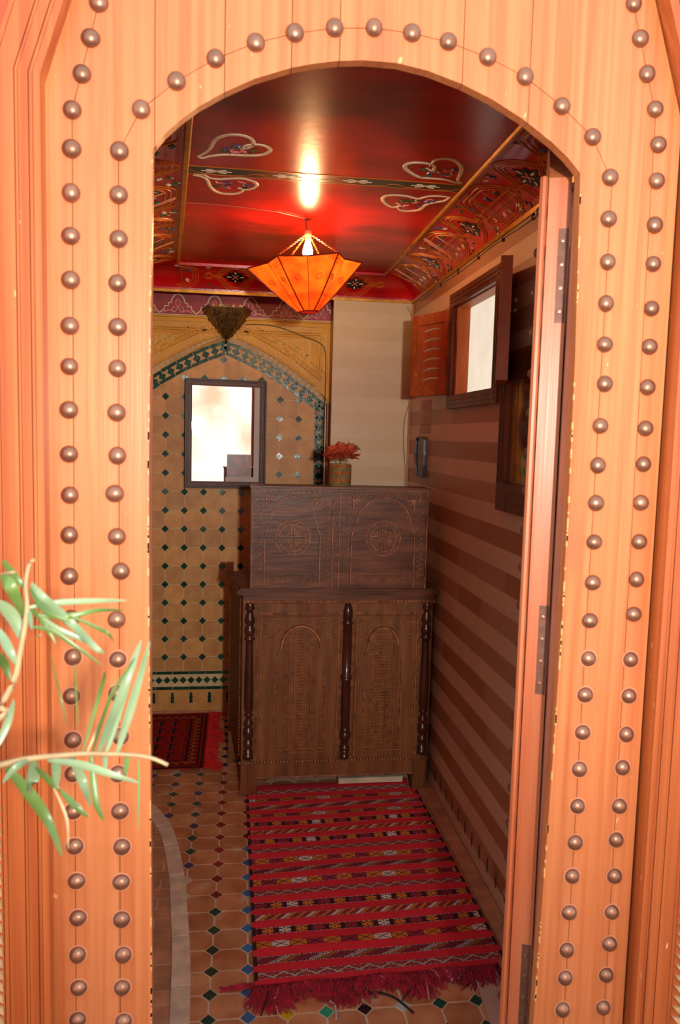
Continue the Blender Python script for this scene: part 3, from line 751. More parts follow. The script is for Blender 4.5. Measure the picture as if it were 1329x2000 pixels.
# straight planks of the two stiles
def upto(p, q, z): return p[0] + (q[0] - p[0]) * (z - p[1]) / (q[1] - p[1])
oL1, oL2, oR1, oR2 = D(141, 215), D(193, 5), D(1281, 225), D(1238, 8)
oLt, oRt = upto(oL1, oL2, ZT), upto(oR1, oR2, ZT)
x303, x1040 = D(303, 100)[0], D(1040, 60)[0]
plank([(XOL, 0), (xo_l - G_, 0), (oL1[0] - G_, oL1[1]), (oLt - G_, ZT), (XTL, ZT), (XOL, kL[1])])
plank([(xo_l + G_, 0), (xi_l - G_, 0), (xi_l - G_, seam[0][1])] + [(x - G_, z + G_) for x, z in seam if x < x303 - .004 and x > xi_l] + [(x303 - G_, interp(seam, x303) + G_), (x303 - G_, ZT), (oLt + G_, ZT), (oL1[0] + G_, oL1[1])])
zr = right_in[0][1]
plank([(XOR, 0), (xo_r + G_, 0), (oR1[0] + G_, oR1[1]), (oRt + G_, ZT), (XTR, ZT), (XOR, kR[1])])
plank([(xo_r - G_, 0), (xi_r + G_, 0), (xi_r + G_, seam[-1][1])] + [(x + G_, z + G_) for x, z in seam[::-1] if x > x1040 + .004 and x < xi_r] + [(x1040 + G_, interp(seam, x1040) + G_), (x1040 + G_, ZT), (oRt - G_, ZT), (oR1[0] - G_, oR1[1])])
plank([(XL, 0), (XRr, 0), (XRr, ZS), (XL, ZS)], 'sill_board')
# cap pieces beside the kinks
seams_x = [D(303, 100)[0], D(440, 60)[0], D(570, 100)[0], D(665, 60)[0], D(905, 120)[0], D(1040, 60)[0]]
cols = [xi_l] + [x for x in seams_x] + [xi_r]
def band(a, b, lo_line, hi_fn):
    xs = sorted(set([a + G_, b - G_] + [p[0] for p in lo_line if a + G_ < p[0] < b - G_] + [p[0] for p in seam if a + G_ < p[0] < b - G_]))
    lo_ = [(x, interp(lo_line, x)) for x in xs]; hi_ = [(x, hi_fn(x)) for x in xs[::-1]]
    return lo_ + hi_
lowline = [(xi_l, left_in[-1][1])] + arch_in + [(xi_r, zr)]
B0 = band(cols[0], cols[1], lowline, lambda x: interp(seam, x) - G_); n_lo = len(B0) // 2
plank([(xi_l + G_, 0), (XL, 0), (XL, ZS)] + left_in[1:] + [p for p in B0[:n_lo] if p[0] > left_in[-1][0] + .001] + B0[n_lo:], 'stile_board')
B1 = band(cols[-2], cols[-1], lowline, lambda x: interp(seam, x) - G_); n_lo = len(B1) // 2
plank([p for p in B1[:n_lo] if p[0] < arch_in[-1][0]] + right_in[:-1] + [(XRr, ZS), (XRr, 0), (xi_r - G_, 0)] + B1[n_lo:], 'stile_board')
for i in range(1, len(cols) - 2):
    a, b = cols[i], cols[i + 1]
    plank(band(a, b, lowline, lambda x: interp(seam, x) - G_), 'arch_board')
    plank(band(a, b, [(x, z + G_) for x, z in seam], lambda x: ZT))
# dark ledger seen in the seams
q = MB(); mpB = lambda u, v, h: (u, YD + TD + .0006 - h, v)
poly = [(XOL, 0), (XL - .004, 0)] + [(x - .004, z) for x, z in left_in[1:]]
q.prism([(XOL, 0), (XL - .003, 0), (XL - .003, left_in[-1][1]), (XOL, left_in[-1][1])], -.004, .0, mpB)
q.prism([(XRr + .003, 0), (XOR, 0), (XOR, zr), (XRr + .003, zr)], -.004, .0, mpB)
for i in range(len(arch_in) - 1):
    (a, za), (b, zb_) = arch_in[i], arch_in[i + 1]
    if b > a: q.prism([(a, za + .004), (b, zb_ + .004), (b, ZT), (a, ZT)], -.004, 0, mpB)
q.prism([(XOL, zs), (arch_in[0][0], zs), (arch_in[0][0], ZT), (XOL, ZT)], -.004, 0, mpB)
q.prism([(arch_in[-1][0], zr), (XOR, zr), (XOR, ZT), (arch_in[-1][0], ZT)], -.004, 0, mpB)
q.build('ledger', gap_m, g)
# worn edges of the opening
q = MB(); rnd = random.Random(9)
for line in (left_in, right_in):
    for _ in range(60):
        z = rnd.uniform(.45, 1.95); x = interp(line, z, 1); L_ = rnd.uniform(.003, .02); s_ = -1 if line is left_in else 1
        q.box(x - .0012 + s_ * .0011, x + .0012 + s_ * .0011, YD - .0003, YD + .004, z, z + L_)
q.build('worn_edge', worn, g)
# studs
sd = [(193,5),(177,75),(160,145),(141,215),(140,291),(139,377),(138,461),(138,547),(136.5,636.5),(135.6,716),(134.7,800.6),(135,887),(136.5,967),(135.6,1045),(135.5,1125.6),(139,1207),(142.6,1283),(139.8,1359.6),(142.6,1445),(143,1511),(143.5,1583.7),(146.3,1652),(150,1720),(152.5,1792),(152,1864),(154,1928),(152,1991),
(233.4,295.4),(232,381),(232,467),(229.5,553),(230,638.6),(229.5,719.6),(228,806),(229.5,890),(224.4,964),(228.6,1048),(236,1115.6),(228,1210),(230.6,1287.7),(229,1354),(235.6,1438),(231,1511),(234.6,1583.7),(238.4,1653.5),(237,1722),(238,1795),(241,1864),(239,1928),(242,1994),
(276,214),(345,159),(421,115),(500,84),(576,65),(654,55),(731,55),(805,65),(876,82),(953,112),(1026,150),(1098,208),(1158,268),
(1192,347),(1189,428),(1187.3,512),(1184,593),(1181.5,673),(1181.5,750),(1172.8,831.8),(1168,909),(1164.4,982.6),(1160.8,1058.7),(1158,1138),(1152.4,1212),(1149.5,1286),(1143,1356.7),(1138,1430),(1131.8,1502),(1128,1574),(1123.4,1645),(1117.6,1710.5),(1111.8,1781.5),(1107,1855),(1104,1909),(1099,1971),
(1238,8),(1251,76),(1264,145),(1280,214),(1286,283),(1283,354),(1279,440),(1276,516),(1272.8,603),(1269,677.5),(1265,756.6),(1261,837),(1257,906.7),(1251.9,982),(1249,1058),(1243.5,1131.7),(1238,1199.5),(1231.9,1288),(1228.6,1359),(1223.5,1434),(1216,1498.7),(1209.6,1574),(1203.5,1639.5),(1200.5,1710.5),(1195,1780.8),(1190.5,1842.8),(1184,1903.5),(1178,1967)]
Rs = .0147
mo = MB(); mo.lathe([(Rs, 0)] + [(Rs * math.cos(a * PI / 16), .0125 * math.sin(a * PI / 16)) for a in range(1, 8)] + [(.0004, .0125)], (0, 0, 0), 20, axis='y')
stud_me = mesh_of(mo, 'stud', stud_m, True)
mo = MB(); mo.lathe([(Rs + .0026, 0), (Rs + .0022, .0005), (Rs - .002, .0006)], (0, 0, 0), 20, axis='y'); dust_me = mesh_of(mo, 'dust_ring', dust)
pts_ = [D(*p) for p in sd]
for x_ in (xo_l, xi_l, xi_r, xo_r):
    for k in range(5): pts_.append((x_ + .002, .40 - .0665 * (k + 1) + .002 * (k % 2)))
q = MB()
for (x, z) in [p for p in pts_ if p[1] < 1.15]: q.lathe([(Rs + .0022, 0), (Rs + .0024, .0004), (Rs - .002, .0005)], (x, YD - .0002, z), 18, axis='y')
q.build('dust_ring', dust, g, kind='stuff')
for (x, z) in pts_:
    s_ = inst('stud', stud_me, (x + .0, YD, z), g, rot=(random.uniform(-.05, .05), 0, random.uniform(-.05, .05)), scale=(random.uniform(.96, 1.04), 1, random.uniform(.96, 1.04)))
for col in (0, 1, 2, 3):                         # columns continue out of the frame down to the floor
    pass

# ------------------------------------------------------------------ gate frame (trim_1, trim_2)
YJ = 1.267
fxL, fxR = -.301, .763
zkL = at(79, 144, 'y', YJ).z; zkR = at(1329, 228, 'y', YJ).z
tL, tR = fxL + (.0351) * (ZT - zkL) / .1081, fxR - .0351 * (ZT - zkR) / .1081
def jamb(name, side):
    r_ = root(name, (fxL - .15 if side < 0 else fxR + .15, YJ, 0), kind='structure')
    E = [Vector((fxL, 0)), Vector((fxL, zkL)), Vector((tL, ZT))] if side < 0 else [Vector((fxR, 0)), Vector((fxR, zkR)), Vector((tR, ZT))]
    def off(d): 
        d = d * side
        t = (E[2] - E[1]).normalized(); nrm = Vector((t.y, -t.x)) * 1
        sh = d / t.y
        return [Vector((E[0].x + d, 0)), Vector((E[1].x + d, E[1].y + d * (t.x / (1 + t.y)) * -1)), Vector((E[2].x + sh, ZT))]
    ds = [(0, .0105), (.0117, .0165), (.0177, .032), (.0332, .037), (.0382, .064), (.0655, .072), (.105, .112), (.1135, .23)]
    for i, (a, b) in enumerate(ds):
        A, B = off(a), off(b); q = MB(); h = .04 if i % 2 == 0 else .0385
        q.prism([tuple(A[0]), tuple(B[0]), tuple(B[1]), tuple(B[2]), tuple(A[2]), tuple(A[1])], 0, h, lambda u, v, h_: (u, YJ + .04 - h_, v))
        q.build('jamb_board', frame_w, r_)
    A, B = off(.0005), off(.23); q = MB(); q.prism([tuple(A[0]), tuple(B[0]), tuple(B[1]), tuple(B[2]), tuple(A[2]), tuple(A[1])], 0, .034, lambda u, v, h_: (u, YJ + .041 - h_, v)); q.build('jamb_core', reveal_w, r_)
    # carved rope strip with pale leaf cuts
    A, B = off(.074), off(.103); q = MB(); q.prism([tuple(A[0]), tuple(B[0]), tuple(B[1]), tuple(A[1])], 0, .037, lambda u, v, h_: (u, YJ + .04 - h_, v)); q.build('carved_strip', frame_w, r_)
    q = MB(); x0, x1 = sorted((A[0].x, B[0].x)); z = 0.02
    while z < 1.75:
        q.prism([(x0 + .002, z + .016), (x0 + .012, z + .004), (x1 - .001, z - .006), (x1 - .002, z + .005), (x0 + .017, z + .0135)], 0, .006, fy(YJ + .003)); z += .021
    q.build('carved_leaf_cut', M('pale_carving_' + ('left' if side < 0 else 'right'), srgb(214, 170, 122), .6, var=.15, sc=(60, 60, 60)), r_)
    return r_
jamb('trim_1', -1); jamb('trim_2', 1)

# ------------------------------------------------------------------ open wicket leaf (door_2)
ang = math.radians(20.8); dd = Vector((math.sin(ang), math.cos(ang), 0)); nn_ = Vector((-math.cos(ang), math.sin(ang), 0))
Hx, Hy = .5915, 1.362
lf = root('door_2', (Hx, Hy, 0), kind='structure')
def mpL(s_, v, h): p = Vector((Hx, Hy, 0)) + dd * s_ + nn_ * h; return (p.x, p.y, v)   # h across the thickness, 0 = back
topz = lambda s_: interp(arch_in, XRr - min(.71, max(0, s_))) + .012
prof = [(0, .12), (.7, .12)] + [(s_ * .035, min(2.14, topz(s_ * .035))) for s_ in range(20, -1, -1)]
q = MB(); q.prism(prof, 0, .040, mpL); q.build('leaf_panel', leaf_w, lf)
q = MB()
A = [(s_ * .02, 0) for s_ in range(2)]
mp2 = lambda u, v, h: mpL(u + .004, v, .040 + h)
for a in range(5): pass
ringp = [(.012, .0025), (-.003, .0025), (-.0085, .006), (-.0085, .011), (-.003, .0155), (.006, .016), (.03, .0025)]
q.add([mpL(s_ - .002, z, .040 + h) for z in (.12, topz(0) - .0) for s_, h in [(a, b) for a, b in ringp]], [(i, i + 1, 8 + i - 0, 7 + i) for i in range(6)] + [tuple(range(7)), tuple(range(7, 14))])
q.build('edge_moulding', leaf_w, lf, smooth=False)
q = MB()
for k in range(24):
    z = .2 + k * .0765
    rt = Matrix.Rotation(-(PI / 2 + 0) + 0, 3, 'Z')
for k in range(24):
    z = .2 + k * .0765
    if z > 1.97: break
    q = MB(); rot = nn_.to_track_quat('Z', 'Y').to_matrix()
    q.lathe([(Rs, 0)] + [(Rs * math.cos(a * PI / 12), .022 * math.sin(a * PI / 12)) for a in range(1, 6)] + [(.0005, .022)], mpL(.08, z, .040), 12, rot=rot)
    q.build('stud', stud_m, lf, smooth=True)
def hinge(zt_, zb_, flange):
    q = MB(); pl = lambda u, v, h: (Vector((Hx, Hy, 0)) + nn_ * u - dd * h) [:2] + (v,)
    f2 = lambda u, v, h: tuple((Vector((Hx, Hy, 0)) + nn_ * u - dd * h).to_2d()) + (v,)
    q.prism([(.002, zb_), (.019, zb_), (.019, zt_), (.002, zt_)], 0, .0015, f2)
    h_ = q.build('hinge', iron, lf, label='dark iron hinge strap')
    for k in range(4):
        z = zb_ + (zt_ - zb_) * (k + .5) / 4; q = MB(); q.lathe([(.0042, 0), (.0036, .0012), (.0005, .0016)], f2(.0115, z, .0012), 10, rot=(-dd).to_track_quat('Z', 'Y').to_matrix()); q.build('screw', M('screw_%d_%d' % (int(zt_ * 100), k), srgb(150, 120, 100), .3, .8) if k == 0 and False else stud_m, h_)
    q = MB(); zm = (zt_ + zb_) / 2; q.tube([f2(-.006, zm - .05, .002), f2(-.006, zm + .05, .002)], .0055, 10); q.build('knuckle', iron, h_, smooth=True)
    return h_
zz = lambda px, py: at(px, py, 'y', 1.362).z
hinge(zz(1100, 445), zz(1095, 630), 1); hinge(zz(1072, 1184), zz(1056, 1357), 1); hinge(zz(1025, 1848), zz(1018, 2010), 1)

# ------------------------------------------------------------------ window in the striped wall (window_1)
wn = root('window_1', (XR, 2.8, WZ0), kind='structure')
def wframe(a0, a1, b0, b1, w_):                  # four boards around the opening, on the room side
    for (y0, y1, z0, z1) in ((a0, a1, b1 - w_, b1), (a0, a1, b0, b0 + w_), (a0, a0 + w_, b0 + w_, b1 - w_), (a1 - w_, a1, b0 + w_, b1 - w_)):
        q = MB(); q.box(XR - .018, XR + .001, y0, y1, z0, z1); o = q.build('frame_board', dwood, wn)
        q = MB()
        if z1 - z0 < .1:
            for k in (.3, .62): q.box(XR - .021, XR - .017, y0 + .02, y1 - .02, z0 + (z1 - z0) * k, z0 + (z1 - z0) * k + .008)
        else:
            for k in (.3, .62): q.box(XR - .021, XR - .017, y0 + (y1 - y0) * k, y0 + (y1 - y0) * k + .008, z0, z1)
        q.build('bead', dwood, o)
wframe(2.485, 3.105, 1.648, 2.105, .052)
q = MB(); q.box(XR, XR + .05, WY1 - .012, WY1 - .001, WZ0, WZ1); q.box(XR, XR + .05, WY0 + .001, WY0 + .012, WZ0, WZ1); q.box(XR, XR + .05, WY0, WY1, WZ1 - .012, WZ1 - .001); q.box(XR, XR + .05, WY0, WY1, WZ0 + .001, WZ0 + .012); q.build('reveal_lining', shut_l, wn)
def shutter(hx_, hy_, ex, ey, z0, z1, th, tside):
    d = Vector((ex - hx_, ey - hy_, 0)); L_ = d.length; d.normalize(); nr = Vector((-d.y, d.x, 0)) * tside
    def mp(s_, v, h): p = Vector((hx_, hy_, 0)) + d * s_ + nr * h; return (p.x, p.y, v)
    r_ = root('shutter_leaf', (hx_, hy_, z0)); r_.parent = wn; r_.matrix_parent_inverse = wn.matrix_basis.inverted()
    w_ = .045
    out = MB()
    for P in (((0, z0), (w_, z0), (w_, z1), (0, z1)), ((L_ - w_, z0), (L_, z0), (L_, z1), (L_ - w_, z1)), ((w_, z0), (L_ - w_, z0), (L_ - w_, z0 + w_), (w_, z0 + w_)), ((w_, z1 - w_), (L_ - w_, z1 - w_), (L_ - w_, z1), (w_, z1))):
        out.prism(P, -th, .0, mp)
    out.build('shutter_stile', shut, r_)
    pnl = MB(); pnl.prism([(w_, z0 + w_), (L_ - w_, z0 + w_), (L_ - w_, z1 - w_), (w_, z1 - w_)], -th * .75, -th * .3, mp); pnl.build('shutter_panel', shut, r_)
    sl = MB(); n = 6
    for k in range(n):
        z = z0 + w_ + (z1 - z0 - 2 * w_) * (k + .6) / (n + .2)
        sl.ribbon([tuple(p) for p in smooth_line([(w_ + .03, z), (L_ / 2, z + .004), (L_ - w_ - .03, z - .004)], 4)], [.002, .006, .008, .009, .009, .009, .008, .006, .002], -th * .3, -th * .3 + .003, mp)
    sl.build('louvre_slot', M('pale_slot', srgb(190, 170, 140), .5), r_)
    cv = MB(); rn = random.Random(2)
    for k in range(30):
        u = rn.choice([rn.uniform(.008, .036), rn.uniform(L_ - .036, L_ - .008), rn.uniform(0, L_)]); v = rn.uniform(z0 + .01, z1 - .01)
        if .042 < u < L_ - .042: v = rn.choice([rn.uniform(z0 + .006, z0 + .036), rn.uniform(z1 - .036, z1 - .006)])
        cv.ribbon([tuple(p) for p in smooth_line([(u - .012, v - .008), (u, v + .006), (u + .012, v)], 4)], .0022, 0, .0016, mp)
    cv.build('carving', shut_l, r_)
    return mp, L_, r_
mpS, LS, rS = shutter(.862, 3.105, .755, 3.345, 1.708, 2.052, .03, 1)
for z in (1.82, 1.965):
    q = MB(); q.prism([(-.004, z - .035), (.018, z - .035), (.018, z + .035), (-.004, z + .035)], .0, .003, mpS); q.tube([mpS(-.006, z - .032, .003), mpS(-.006, z + .032, .003)], .005, 8)
    q.box(XR - .022, XR - .018, 3.066, 3.092, z - .035, z + .035); q.build('hinge', iron, wn)
mpS2, LS2, rS2 = shutter(.848, 2.485, .752, 2.2, 1.70, 2.056, .034, -1)
q = MB()
for z in (1.9, 1.93): q.lathe([(.006, 0), (.008, .006), (.004, .014), (.0005, .016)], (.80, 2.2, z), 10, axis='y')
q.build('catch', brassd, rS2)

# ------------------------------------------------------------------ carved cabinet
YC = 3.14
cb_ = root('carved_cabinet', (.44, 3.3, 0), label='dark carved wooden cabinet with arched panels, turned columns and raised carved top box', category='cabinet')
def Cp(px, py): p = at(px, py, 'y', YC); return (p.x, p.z)
mpC = fy(YC)
q = MB()
q.add([(.035, YC, .15), (.84, YC, .15), (.84, 3.55, .15), (-.02, 3.55, .15), (.035, YC, .865), (.84, YC, .865), (.84, 3.55, .865), (-.02, 3.55, .865)], [(0, 1, 5, 4), (1, 2, 6, 5), (2, 3, 7, 6), (3, 0, 4, 7), (4, 5, 6, 7), (3, 2, 1, 0)])
q.build('body', cab2, cb_)
q = MB(); q.prism([(.038, .842), (.845, .842), (.845, .87), (.038, .87)], -.01, .012, mpC); q.build('top_rail', cab, cb_)
q = MB()
for z0, z1, o in ((.868, .874, .018), (.874, .882, .026), (.882, .888, .022), (.888, .892, .012)):
    q.add([(.035 - o, YC - o, z0), (.845 + o * .6, YC - o, z0), (.845 + o * .6, 3.55, z0), (-.02 - o, 3.55, z0), (.035 - o, YC - o, z1), (.845 + o * .6, YC - o, z1), (.845 + o * .6, 3.55, z1), (-.02 - o, 3.55, z1)], [(0, 1, 5, 4), (1, 2, 6, 5), (2, 3, 7, 6), (3, 0, 4, 7), (4, 5, 6, 7), (3, 2, 1, 0)])
q.build('cornice', cab, cb_)
# raised curved arm at the back left of the top
q = MB(); q.prism([(3.28, .89), (3.56, .89), (3.56, .93), (3.52, .94), (3.47, .937), (3.42, .925), (3.36, .905)], 0, .03, lambda u, v, h: (-.035 + h, u, v)); q.build('side_arm', cab, cb_)
q = MB(); q.rope((.035, YC - .014, .836), (.85, YC - .014, .836), .007); q.rope((.1, YC - .004, .785), (.455, YC - .004, .785), .0065); q.rope((.5, YC - .004, .785), (.8, YC - .004, .785), .0065)
q.rope((.025, YC - .01, .148), (.845, YC - .01, .148), .006); q.rope((.1, YC - .004, .078), (.775, YC - .004, .078), .005)
for x in (.094, .447, .5, .785): q.rope((x, YC - .004, .775), (x, YC - .004, .155), .0055)
for (xa, ya) in ((.028, 3.18), (-.018, 3.545)): q.rope((xa, ya, .84), (xa, ya, .16), .006, up=(-1, 0, 0))
q.build('rope_moulding', cabe, cb_)
# two carved door panels
def door(x0, x1, z0, z1, ax0, ax1, az, name):
    q = MB(); q.prism([(x0, z0), (x1, z0), (x1, z1), (x0, z1)], 0, .006, mpC); o = q.build(name, cab2, cb_)
    q = MB(); mp = lambda u, v, h: (u, YC - .006 - h * 1.5, v); cx_ = (ax0 + ax1) / 2; r = (ax1 - ax0) / 2; zsp = az - r * 1.15
    q.ribbon([(x0 + .006, z0 + .01), (x0 + .006, z1 - .006), (x1 - .006, z1 - .006), (x1 - .006, z0 + .01)], .006, 0, .005, mp)
    q.ribbon([(x0 + .018, z0 + .02), (x0 + .018, z1 - .018), (x1 - .018, z1 - .018), (x1 - .018, z0 + .02)], .003, 0, .003, mp)
    for s_ in (1, -1):                          # stepped shoulders either side
        q.ribbon([(cx_ + s_ * r * 1.0, zsp + .0), (cx_ + s_ * r * 1.1, zsp - .012), (cx_ + s_ * r * 1.12, zsp - .03), (cx_ + s_ * r * 1.28, zsp - .04), (cx_ + s_ * r * 1.3, zsp - .06), (cx_ + s_ * r * 1.3, z0 + .06)], .005, 0, .006, mp)
    q.ribbon(arc(cx_, zsp, r, 0, PI, 20, r * 1.15), .012, 0, .010, mp)
    q.ribbon(arc(cx_, zsp, r * .86, 0, PI, 20, r * 1.02), .004, 0, .005, mp)
    for a in (.3, .55, .8): q.ribbon([(cx_ + r * a, zsp + r * math.sqrt(1 - a * a) * .85), (cx_ + r * a, z0 + .05)], .0035, 0, .004, mp); q.ribbon([(cx_ - r * a, zsp + r * math.sqrt(1 - a * a) * .85), (cx_ - r * a, z0 + .05)], .0035, 0, .004, mp)
    q.ribbon([(cx_ - r * 1.3, z0 + .045), (cx_ + r * 1.3, z0 + .045)], .004, 0, .004, mp); q.ribbon([(cx_ - r * 1.3, z0 + .03), (cx_ + r * 1.3, z0 + .03)], .004, 0, .004, mp)
    for s_ in (1, -1):                          # corner fans
        cx2 = x0 + .02 if s_ > 0 else x1 - .02; cz = z1 - .02
        for rr in (.06, .075): q.ribbon([(cx2 + s_ * rr * math.cos(t), cz - rr * math.sin(t)) for t in [i * PI / 20 for i in range(11)]], .004, 0, .004, mp)
        for t in (.25, .6, .95, 1.3): q.ribbon([(cx2, cz), (cx2 + s_ * .058 * math.cos(t), cz - .058 * math.sin(t))], .003, 0, .004, mp)
    q.build('carved_line', cabe2, o)
    q = MB()                                    # chip-carved ladders
    for a in (-1.18, -.42, -.68, 0, .12, -.12, .42, .68, 1.18):
        z = z0 + .06; top_ = (zsp + r * math.sqrt(max(0, 1 - a * a)) * .8) if abs(a) < 1 else zsp - .06
        while z < top_:
            q.prism([(cx_ + a * r - .0045, z), (cx_ + a * r + .0045, z + .002), (cx_ + a * r + .003, z + .0075), (cx_ + a * r - .005, z + .006)], 0, .004, mp, .3); z += .0135
    n = 26
    for i in range(n + 1):
        t = PI * i / n; q.prism([(cx_ + (r * 1.12 + a) * math.cos(t) - b * math.sin(t), zsp + (r * 1.27 + a) * math.sin(t) + b * math.cos(t)) for a, b in ((0, -.003), (.006, 0), (0, .003))], 0, .004, mp)
    q.build('chip_carving', cabe2, o, kind='stuff')
    return o
door(.104, .441, .16, .775, .195, .36, .735, 'door_panel')
door(.507, .778, .16, .775, .565, .69, .725, 'door_panel')
# turned columns
def column(x, prof, r0):
    q = MB(); q.lathe([(r * r0, z) for r, z in prof], (x, YC - .006, 0), 18); q.build('column', cabd, cb_, smooth=True)
side = [(.7, .165), (.95, .167), (.95, .185), (.8, .188), (.95, .2), (.6, .205), (.9, .225), (.85, .245), (.5, .25), (.9, .262), (1, .278), (.9, .298), (.5, .305), (.95, .315), (.95, .322), (.55, .34), (.6, .352), (.9, .356), (.6, .362), (.72, .37), (.9, .39), (.9, .45), (.85, .52), (.75, .6), (.7, .66), (.7, .675), (1, .678), (1, .686), (.65, .69), (.9, .7), (1, .715), (.9, .73), (.6, .738), (.95, .75), (.97, .765), (.6, .79), (.58, .802), (.95, .806), (.95, .813), (.8, .815), (.85, .83), (.8, .832)]
column(.064, side, .022); column(.812, side, .022)
mid = [(.8, .155), (.95, .158), (.9, .175), (.6, .178), (1, .185), (1, .192), (.8, .195), (1.05, .2), (1.05, .206), (.75, .215), (.8, .235), (1.1, .245), (1.1, .27), (.9, .275), (1.1, .282), (.85, .288), (.9, .3), (.95, .42), (.9, .5), (1.1, .502), (1.1, .508), (.95, .511), (1.1, .514), (1.1, .52), (.9, .524), (.95, .6), (.9, .74), (1.05, .742), (1.05, .75), (.8, .754), (.85, .76), (1, .765), (.95, .8), (.6, .825), (.1, .833)]
column(.4735, mid, .021)
for x0, x1 in ((.033, .1), (.775, .835)):
    q = MB(); q.prism([(x0, 0), (x1, 0), (x1 + .002, .145), (x0 + .002, .145)], -.05, .006, mpC); q.build('foot', cab2, cb_)
for x0, x1 in ((-.02, .04), (.775, .835)):
    q = MB(); q.box(x0, x1, 3.48, 3.54, 0, .15); q.build('foot', cab2, cb_)
q = MB(); q.prism([(.1, .075), (.775, .08), (.775, .142), (.1, .142)], -.02, .002, mpC); q.build('plinth_board', cab2, cb_)
q = MB(); q.box(.1, .78, 3.45, 3.47, .0, .15); q.build('back_plinth', cabd, cb_)  # dark board added to give the shade under the cabinet
